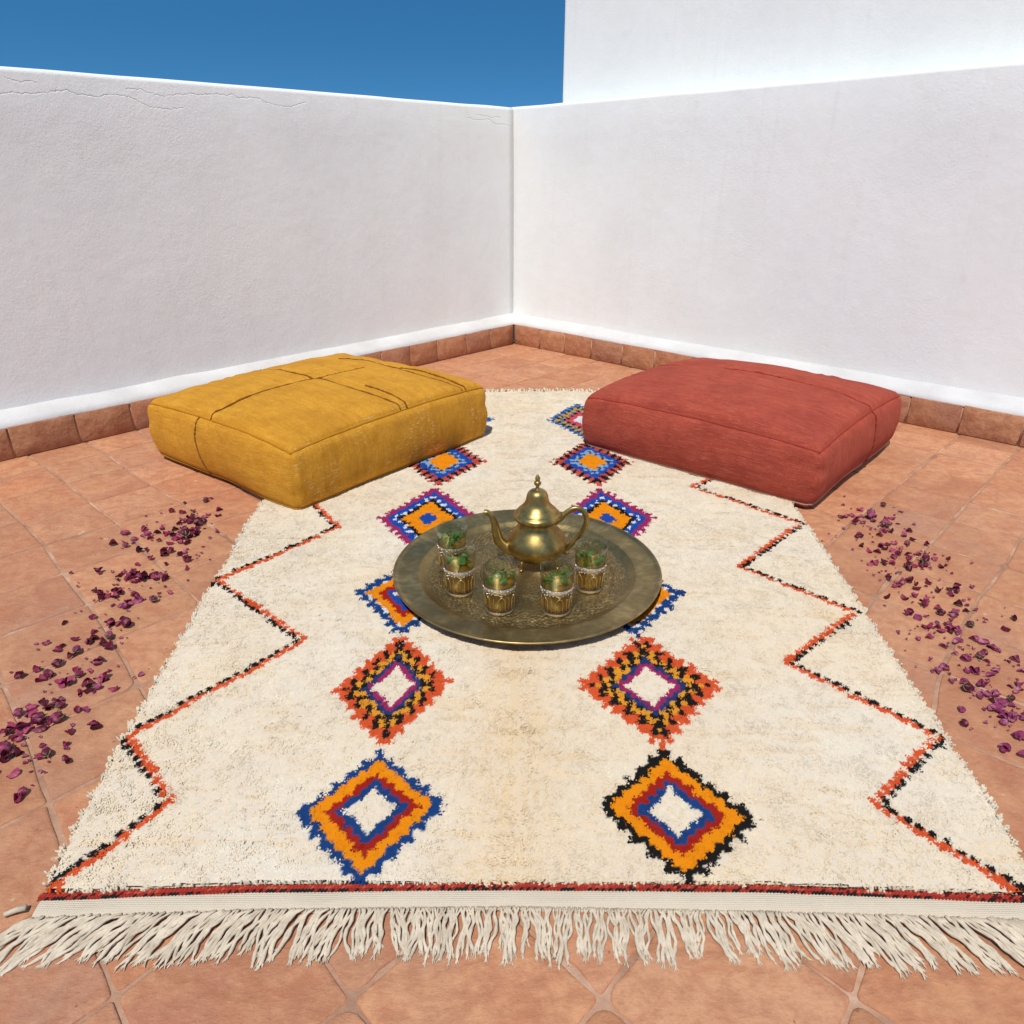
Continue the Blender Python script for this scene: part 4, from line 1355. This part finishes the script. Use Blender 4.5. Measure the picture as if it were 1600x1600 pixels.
def mint(loc, seed, label):
    r_ = random.Random(seed)
    mb = MB()
    for k in range(34):
        a = r_.uniform(0, 6.28); rr = 0.031 * math.sqrt(r_.random())
        c = Vector((rr * math.cos(a), rr * math.sin(a), r_.uniform(0.070, 0.095)))
        L = r_.uniform(0.013, 0.020); Wd = L * 0.48
        rot = Quaternion((0, 0, 1), r_.uniform(0, 6.28)) @ Quaternion((0, 1, 0), r_.uniform(-1.0, 0.5)) @ Quaternion((1, 0, 0), r_.uniform(-.8, .8))
        v = []; f = []
        n = 8
        for i in range(n + 1):
            t = i / n
            w = Wd * (math.sin(math.pi * t ** 0.8) ** 0.8) * (1 + 0.08 * (i % 2))
            for j, s in enumerate((-1, -0.5, 0, 0.5, 1)):
                v.append((L * (t - 0.35), s * w, 0.005 * t * (1 - t) * 4 * 0.6 - 0.0025 * (1 - abs(s)) + 0.0009 * ((i + j) % 2)))
        for i in range(n):
            for j in range(4):
                f.append((i * 5 + j, (i + 1) * 5 + j, (i + 1) * 5 + j + 1, i * 5 + j + 1))
        v2 = []
        for p in v:
            q = rot @ Vector(p) + c
            h = math.hypot(q.x, q.y); lim = grad(q.z) - 0.0045
            if h > lim: q.x *= lim / h; q.y *= lim / h
            q.z = max(0.066, min(0.112, q.z))
            v2.append(q)
        mb.add(v2, f)
    mb.tube([(0.004, 0.002, 0.045), (0.002, 0.0, 0.075), (-0.002, 0.003, 0.1)], 0.0012, n=6)
    o = mb.build("mint_sprig", [M_MINT], None)
    o.location = loc
    tag(o, label, "mint sprig", "mint sprigs in the tea glasses")
    return o
GL = [((706, 824), "rearmost tea glass, half hidden behind another glass left of the teapot spout", "mint sprig in the half hidden glass behind the other tea glasses"),
      ((717, 858), "tea glass standing directly in front of the half hidden rear glass", "mint sprig in the glass overlapping the rearmost tea glass"),
      ((780, 884), "front tea glass on the spout side, below the teapot's forward foot", "mint sprig in the front glass on the teapot's spout side"),
      ((871, 886), "front tea glass on the handle side, just below the teapot belly", "mint sprig in the front glass just below the teapot belly"),
      ((924, 853), "tea glass standing right beside the teapot handle near the tray rim", "mint sprig in the glass right beside the teapot handle")]
for i, ((px, py), lb, lm) in enumerate(GL):
    p = at(px, py, TOP + GH)
    # rz turns one gilt arch towards the viewer
    make_glass((p.x, p.y, TOP), R(-90 - math.degrees(math.atan2(p.x, p.y))) + R(4 * i), lb)
    mint((p.x, p.y, TOP), 40 + i, lm)

# ------------------------------------------------------------------ dried rose petals and buds
def m_petal(name, a, b, edge):
    m = Mat(name, rough=0.75, spec=0.25)
    info = m.node("ShaderNodeObjectInfo")
    base = m.ramp(info.outputs["Random"], [(0.0, tuple(x * 0.5 for x in a)), (0.35, a), (0.75, b), (0.9, (b[0] * 1.35, b[1] * 2.6, b[2] * 1.9)), (1.0, (0.24, 0.02, 0.12))])
    vein = m.noise(1.0, 3, 0.6, vec=m.mapped((60, 260, 60)))
    c = m.mix(m.ramp(vein, [(0.35, (0.55,) * 3), (0.62, (0, 0, 0))]), base, tuple(x * 0.45 for x in a))
    c = m.mix(m.ramp(m.noise(55, 3), [(0.48, (0, 0, 0)), (0.68, (0.75,) * 3)]), c, edge)
    m.color(c)
    m.bump(vein, 0.5, 0.002)
    tl = m.node("ShaderNodeBsdfTranslucent"); m.link(c, tl.inputs[0])
    mx = m.node("ShaderNodeMixShader"); mx.inputs[0].default_value = 0.28
    m.link(m.b.outputs[0], mx.inputs[1]); m.link(tl.outputs[0], mx.inputs[2]); m.link(mx.outputs[0], m.out.inputs[0])
    return m.m
M_PETAL = m_petal("dried_petal", (0.17, 0.010, 0.032), (0.46, 0.045, 0.120), (0.72, 0.32, 0.38))
M_BUD = m_petal("dried_bud", (0.16, 0.011, 0.036), (0.40, 0.046, 0.125), (0.68, 0.30, 0.36))
m = Mat("dried_calyx", rough=0.9); m.color(m.ramp(m.noise(200, 3), [(0.3, (0.10, 0.085, 0.035)), (0.7, (0.26, 0.20, 0.10))])); M_CALYX = m.m

def petal_mesh(seed):
    r_ = random.Random(seed)
    L = r_.uniform(0.017, 0.024); Wd = L * r_.uniform(0.55, 0.85) * 0.5
    cup = r_.uniform(0.004, 0.010); curl = r_.uniform(0.3, 1.6) * r_.choice((1, 1, -0.5)); tw = r_.uniform(-.8, .8)
    n, m_ = 9, 7
    v = []; f = []
    for i in range(n):
        t = i / (n - 1)
        w = Wd * (math.sin(math.pi * (0.06 + 0.88 * t ** 0.75)) ** 0.7) * (1 + r_.uniform(-.07, .07))
        for j in range(m_):
            s = -1 + 2 * j / (m_ - 1)
            an = curl * (t - 0.4)
            x = L * (t - 0.45) * (1 - 0.12 * abs(an))
            y = s * w * math.cos(0.5 * s)
            z = cup * (s * s) * math.sin(math.pi * t) * 1.0 + L * 0.28 * an * (t - 0.4) + 0.0012 * math.sin(s * 5 + t * 7 + seed)
            ct, st_ = math.cos(tw * (t - .5)), math.sin(tw * (t - .5))
            v.append(Vector((x, y * ct - z * st_, y * st_ + z * ct)))
    zmin = min(p.z for p in v)
    v = [p - Vector((0, 0, zmin)) for p in v]
    # give it real thickness
    base = len(v)
    v += [p + Vector((0, 0, 0.0006)) for p in v]
    for i in range(n - 1):
        for j in range(m_ - 1):
            a = i * m_ + j
            q = (a, a + m_, a + m_ + 1, a + 1)
            f.append(q[::-1]); f.append(tuple(k + base for k in q))
    rim = [j for j in range(m_)] + [i * m_ + m_ - 1 for i in range(1, n)] + [(n - 1) * m_ + j for j in range(m_ - 2, -1, -1)] + [i * m_ for i in range(n - 2, 0, -1)]
    for a, b in zip(rim, rim[1:] + rim[:1]):
        f.append((a, b, b + base, a + base))
    me_ = bpy.data.meshes.new("rose_petal")
    me_.from_pydata(v, [], f)
    me_.materials.append(M_PETAL)
    me_.polygons.foreach_set("use_smooth", np.ones(len(f), dtype=bool))
    me_.update()
    return me_
def bud_mesh(seed):
    r_ = random.Random(seed)
    mb = MB()
    L = 0.026; Rr = 0.0105
    # wrapped petals: overlapping shells round an egg-shaped core
    for k in range(7):
        a0 = k * 2.4 + r_.uniform(-.3, .3); span = r_.uniform(1.3, 1.9); off = 0.0004 + 0.0006 * (k % 3)
        n, m_ = 9, 8
        v = []; f = []
        top = r_.uniform(0.86, 1.06)
        for i in range(n):
            t = i / (n - 1)
            rad_ = (Rr * math.sin(math.pi * (0.10 + 0.82 * (t * top) ** 0.85)) ** 0.75) + off + (0.0014 * max(0, t - .75) * 4 * r_.random())
            for j in range(m_):
                s = -1 + 2 * j / (m_ - 1)
                a = a0 + s * span * 0.5 * (math.sin(math.pi * (0.12 + 0.8 * t)) ** 0.5)
                v.append(Vector((L * t * top - L * 0.42 - 0.0015 * s * s * (t > .6), rad_ * math.cos(a), rad_ * math.sin(a))))
        for i in range(n - 1):
            for j in range(m_ - 1):
                q = i * m_ + j
                f.append((q, q + 1, q + m_ + 1, q + m_))
        mb.add(v, f, 0)
    core = []
    for i in range(9):
        t = i / 8
        core.append((max(1e-5, Rr * 0.94 * math.sin(math.pi * t) ** 0.7), -L * 0.42 + L * t * 0.98))
    v = []; f = []
    nn = 12
    for rr, x in core:
        for k in range(nn):
            a = 2 * math.pi * k / nn
            v.append((x, rr * math.cos(a), rr * math.sin(a)))
    for i in range(8):
        for k in range(nn):
            f.append((i * nn + k, i * nn + (k + 1) % nn, (i + 1) * nn + (k + 1) % nn, (i + 1) * nn + k))
    mb.add(v, f, 0)
    # calyx: sepals and a bit of stalk
    for k in range(5):
        a = 2 * math.pi * k / 5 + r_.uniform(-.2, .2)
        pts = [Vector((-L * 0.45, 0.002 * math.cos(a), 0.002 * math.sin(a))), Vector((-L * 0.36, 0.0085 * math.cos(a), 0.0085 * math.sin(a))), Vector((-L * 0.10, 0.0122 * math.cos(a), 0.0122 * math.sin(a)))]
        mb.tube(pts, [0.0022, 0.0024, 0.0007], n=5, mi=1, flat=0.5)
    mb.tube([Vector((-L * 0.42, 0, 0)), Vector((-L * 0.6, 0.001, 0.0005)), Vector((-L * 0.72, 0.002, 0.0))], [0.0024, 0.0014, 0.0010], n=6, mi=1)
    zmin = min(p[2] for p in mb.v)
    mb.v = [(p[0], p[1], p[2] - zmin) for p in mb.v]
    me_ = bpy.data.meshes.new("rose_bud")
    me_.from_pydata(mb.v, [], mb.f)
    me_.materials.append(M_BUD); me_.materials.append(M_CALYX)
    me_.polygons.foreach_set("material_index", np.array(mb.mi, dtype=np.int32))
    me_.polygons.foreach_set("use_smooth", np.ones(len(mb.f), dtype=bool))
    me_.update()
    return me_
PETALS = [petal_mesh(s) for s in range(14)]
BUDS = [bud_mesh(s) for s in range(6)]
rp = random.Random(99)
placed = []
def side_label(px, py, bud):
    left = px < 800
    what = "dried dusky pink rosebud" if bud else "dried crimson rose petal"
    if left:
        if py < 885: where = "in the scatter nearest the mustard cushion"
        elif py < 1060: where = "midway along the scatter on the mustard cushion's side of the rug"
        else: where = "in the nearest heap on the mustard cushion's side of the rug"
    else:
        if py < 855: where = "in the scatter nearest the red cushion's front corner"
        elif py < 1000: where = "midway along the scatter on the red cushion's side of the rug"
        else: where = "in the nearest heap on the red cushion's side of the rug"
    return what + " " + where, ("rosebuds " if bud else "rose petals ") + where
n_petals = 0
crumbs = []
def put(px, py, bud=False, sc=1.0, zup=None):
    global n_petals
    p = at(px, py, 0.004)
    for _ in range(2 if rp.random() < 0.45 else 0):
        crumbs.append((p.x + rp.gauss(0, 0.030), p.y + rp.gauss(0, 0.034), rp.uniform(0.25, 0.55)))
    if not bud:
        if n_petals >= 300 or sc < 0.6:
            crumbs.append((p.x, p.y, sc)); return
        n_petals += 1
    if bud:
        near = sum(1 for q in placed if (q[0] - p.x) ** 2 + (q[1] - p.y) ** 2 < 0.014 ** 2)
    else:
        near = sum(1 for q in placed if (q[0] - p.x) ** 2 + (q[1] - p.y) ** 2 < 0.011 ** 2)
    z = 0.0016 + min(near, 3) * 0.0055
    placed.append((p.x, p.y))
    o = bpy.data.objects.new("rose_bud" if bud else "rose_petal", rp.choice(BUDS if bud else PETALS))
    COL.objects.link(o)
    o.location = (p.x, p.y, z)
    tilt = 0.25 + 0.3 * min(near, 2)
    if not bud and rp.random() < 0.3:
        o.rotation_euler = (math.pi + rp.uniform(-.2, .2), rp.uniform(-.2, .2), rp.uniform(0, 6.28))
        o.location.z += 0.008 * sc
    else:
        o.rotation_euler = (rp.uniform(-tilt, tilt), rp.uniform(-tilt, tilt), rp.uniform(0, 6.28))
    s = sc * rp.uniform(0.82, 1.15)
    o.scale = (s, s, s)
    if bud or o.rotation_euler.x > 3: pass
    lb, gr = side_label(px, py, bud)
    tag(o, lb, "rosebud" if bud else "petal", gr)
def many(items, ox, oy, k, sc):
    for it in items:
        x, y = it[0], it[1]
        n = it[2] if len(it) > 2 else 1
        px, py = ox + x / k, oy + y / k
        if n == 'b':
            if rp.random() < 0.42: put(px, py, True, sc * 0.66)
            else:
                for _ in range(2): put(px + rp.gauss(0, 9 / k), py + rp.gauss(0, 6 / k), False, sc * 1.1)
        elif n == 'B':
            put(px, py, True, sc * 0.85)
            for _ in range(2): put(px + rp.gauss(0, 16 / k), py + rp.gauss(0, 9 / k), False, sc * 1.1)
        elif n == 's': put(px, py, False, sc * 0.5)
        elif n == 1: put(px, py, False, sc)
        else:
            sxp = it[3] / k if len(it) > 3 else 3.2 + 0.9 * n
            syp = it[4] / k if len(it) > 4 else 2.0 + 0.5 * n
            for _ in range(n):
                put(px + rp.gauss(0, sxp), py + rp.gauss(0, syp), rp.random() < 0.05, sc)
LEFT1 = [(1290, 575, 'b'), (1155, 580, 's'), (1370, 628), (1362, 663), (1072, 633), (1140, 640), (980, 700, 's'), (1355, 757), (780, 770), (705, 840), (790, 852, 'b'), (870, 880), (912, 875), (945, 925), (1035, 962),
         (855, 968), (612, 1008, 'b'), (1225, 906, 's'), (1310, 800, 's'), (1165, 995), (1175, 1065, 's'), (1060, 1145), (590, 1130), (1040, 1055), (840, 1158), (1200, 690, 13, 52, 24), (1300, 655), (1280, 670), (1130, 790, 24, 75, 28),
         (1015, 740), (985, 770), (900, 770, 2), (940, 800), (840, 805), (1060, 880, 8, 40, 22), (1150, 925, 3), (1185, 935), (860, 1050, 17, 65, 24), (1000, 1050, 2), (640, 1160, 5, 34, 16), (740, 1155, 4, 26, 14), (765, 1210, 3, 30, 14), (785, 1235, 'b'), (855, 1190, 'b'), (960, 1195, 'b')]
LEFT2 = [(540, 70), (770, 20), (930, 80, 'b'), (1060, 90, 'B'), (1030, 40), (1000, 75), (785, 148), (625, 205), (390, 240), (720, 235, 'b'), (790, 205), (910, 185, 'b'), (850, 230), (910, 270, 'b'), (520, 265), (480, 300),
         (650, 305, 'b'), (590, 345), (1010, 190, 's'), (480, 425, 'b'), (815, 400, 'b'), (165, 505, 'b'), (310, 460), (400, 510, 'b'), (340, 550), (640, 460), (745, 475), (670, 510, 'b'), (545, 580, 'b'), (590, 560), (500, 575), (730, 590, 'B'),
         (820, 610, 'b'), (735, 640), (660, 650), (880, 530, 'b'), (950, 620), (1115, 520, 's'), (165, 830, 'b'), (270, 770), (360, 730), (420, 780, 'b'), (500, 720), (500, 770, 'b'), (640, 790), (700, 795), (480, 890, 'B'), (330, 900, 'B'), (340, 950),
         (250, 830), (300, 840, 'b'), (240, 950), (180, 960, 'b'), (100, 970, 'b'), (120, 1030), (160, 1040), (40, 1000), (270, 900), (575, 980), (785, 940, 'b'), (555, 1080), (50, 1130, 'B'), (30, 1190, 'b'), (140, 1150), (400, 1160, 'b'), (330, 1190),
         (350, 1090, 's'), (205, 1230, 's'), (560, 1230, 'b'), (115, 1330), (200, 1490, 'b'), (150, 1530)]
RIGHT1 = [(95, 790, 's'), (425, 800, 'b'), (585, 850, 's'), (80, 890), (115, 885), (175, 885), (280, 850, 3), (250, 930, 4), (360, 905, 6), (440, 955, 4), (500, 905), (190, 945), (100, 985, 's'), (35, 1050, 's'), (325, 990), (470, 1005, 4), (230, 1060, 3),
          (250, 1130), (175, 1160, 's'), (340, 1100, 's'), (390, 1045), (310, 1180), (430, 1140, 4), (380, 1185), (520, 1115), (600, 1040), (640, 1010), (670, 1080), (620, 1120, 'b'), (790, 1120), (500, 1205, 3), (570, 1210, 4), (640, 1230, 4), (660, 1290, 3),
          (730, 1210, 2), (790, 1265, 2), (750, 1310, 2), (855, 1240), (970, 1240), (920, 1305, 2), (1165, 1275, 's'), (355, 1275, 3), (430, 1275), (500, 1275), (345, 1375, 's'), (460, 1385), (640, 1420, 3), (520, 1440, 3), (560, 1465), (700, 1490),
          (805, 1440), (460, 1560), (610, 1565), (685, 1545), (790, 1570), (850, 1560, 's'), (890, 1505), (1030, 1510, 3), (1040, 1500, 'b'), (1165, 1475)]
RIGHT2 = [(145, 150, 2), (65, 175, 3), (110, 208), (10, 278, 's'), (210, 160), (225, 190, 'b'), (310, 140), (300, 185, 'b'), (350, 175), (280, 215), (400, 165, 's'), (590, 212), (545, 265), (375, 250, 'b'), (150, 250), (205, 225, 's'), (220, 270, 3), (265, 255, 4), (310, 275, 2),
          (165, 305), (110, 312), (315, 325, 2), (390, 318), (435, 330), (235, 348), (385, 360, 's'), (500, 368, 'b'), (295, 385), (350, 405, 'b'), (420, 405, 'b'), (440, 385, 'b'), (450, 425), (515, 445, 's'), (485, 478, 2), (590, 418), (590, 450, 's'), (630, 475, 'b'),
          (175, 405, 's'), (245, 445, 2), (210, 470), (315, 445, 's'), (360, 475), (400, 475, 'b'), (275, 525), (340, 545, 3), (370, 580, 2), (430, 540, 'b'), (420, 600), (490, 590, 'b'), (455, 590), (510, 620, 2), (570, 550), (600, 570, 2), (610, 540), (570, 620, 'b'),
          (580, 645), (500, 660, 'b'), (530, 690, 2), (560, 700, 3), (600, 710, 3), (630, 690, 2), (540, 730), (325, 665), (340, 740, 'b'), (550, 865, 'b'), (600, 800), (630, 800), (635, 895)]
many(LEFT1, 0, 640, 4.0, 1.08)
many(LEFT2, 0, 960, 5.333, 1.06)
many(RIGHT1, 1300, 640, 5.333, 1.0)
many(RIGHT2, 1400, 900, 3.2, 1.0)

# the small broken bits between them, too many to count
mb = MB()
for (x, y, sc) in crumbs:
    me_ = rp.choice(PETALS)
    q = Matrix.Translation((x, y, 0.0016)) @ Matrix.Rotation(rp.uniform(0, 6.28), 4, 'Z') @ Matrix.Rotation(rp.uniform(-.4, .4), 4, 'X') @ Matrix.Scale(sc * rp.uniform(0.75, 1.2), 4)
    mb.add([q @ v.co for v in me_.vertices], [tuple(p.vertices) for p in me_.polygons])
o = mb.build("petal_crumbs", [M_PETAL], None)
tag(o, "fine crumbs of dried rose petal sprinkled among the larger petals", "petal crumbs", kind='stuff')
print("PETALS", n_petals, len(crumbs))
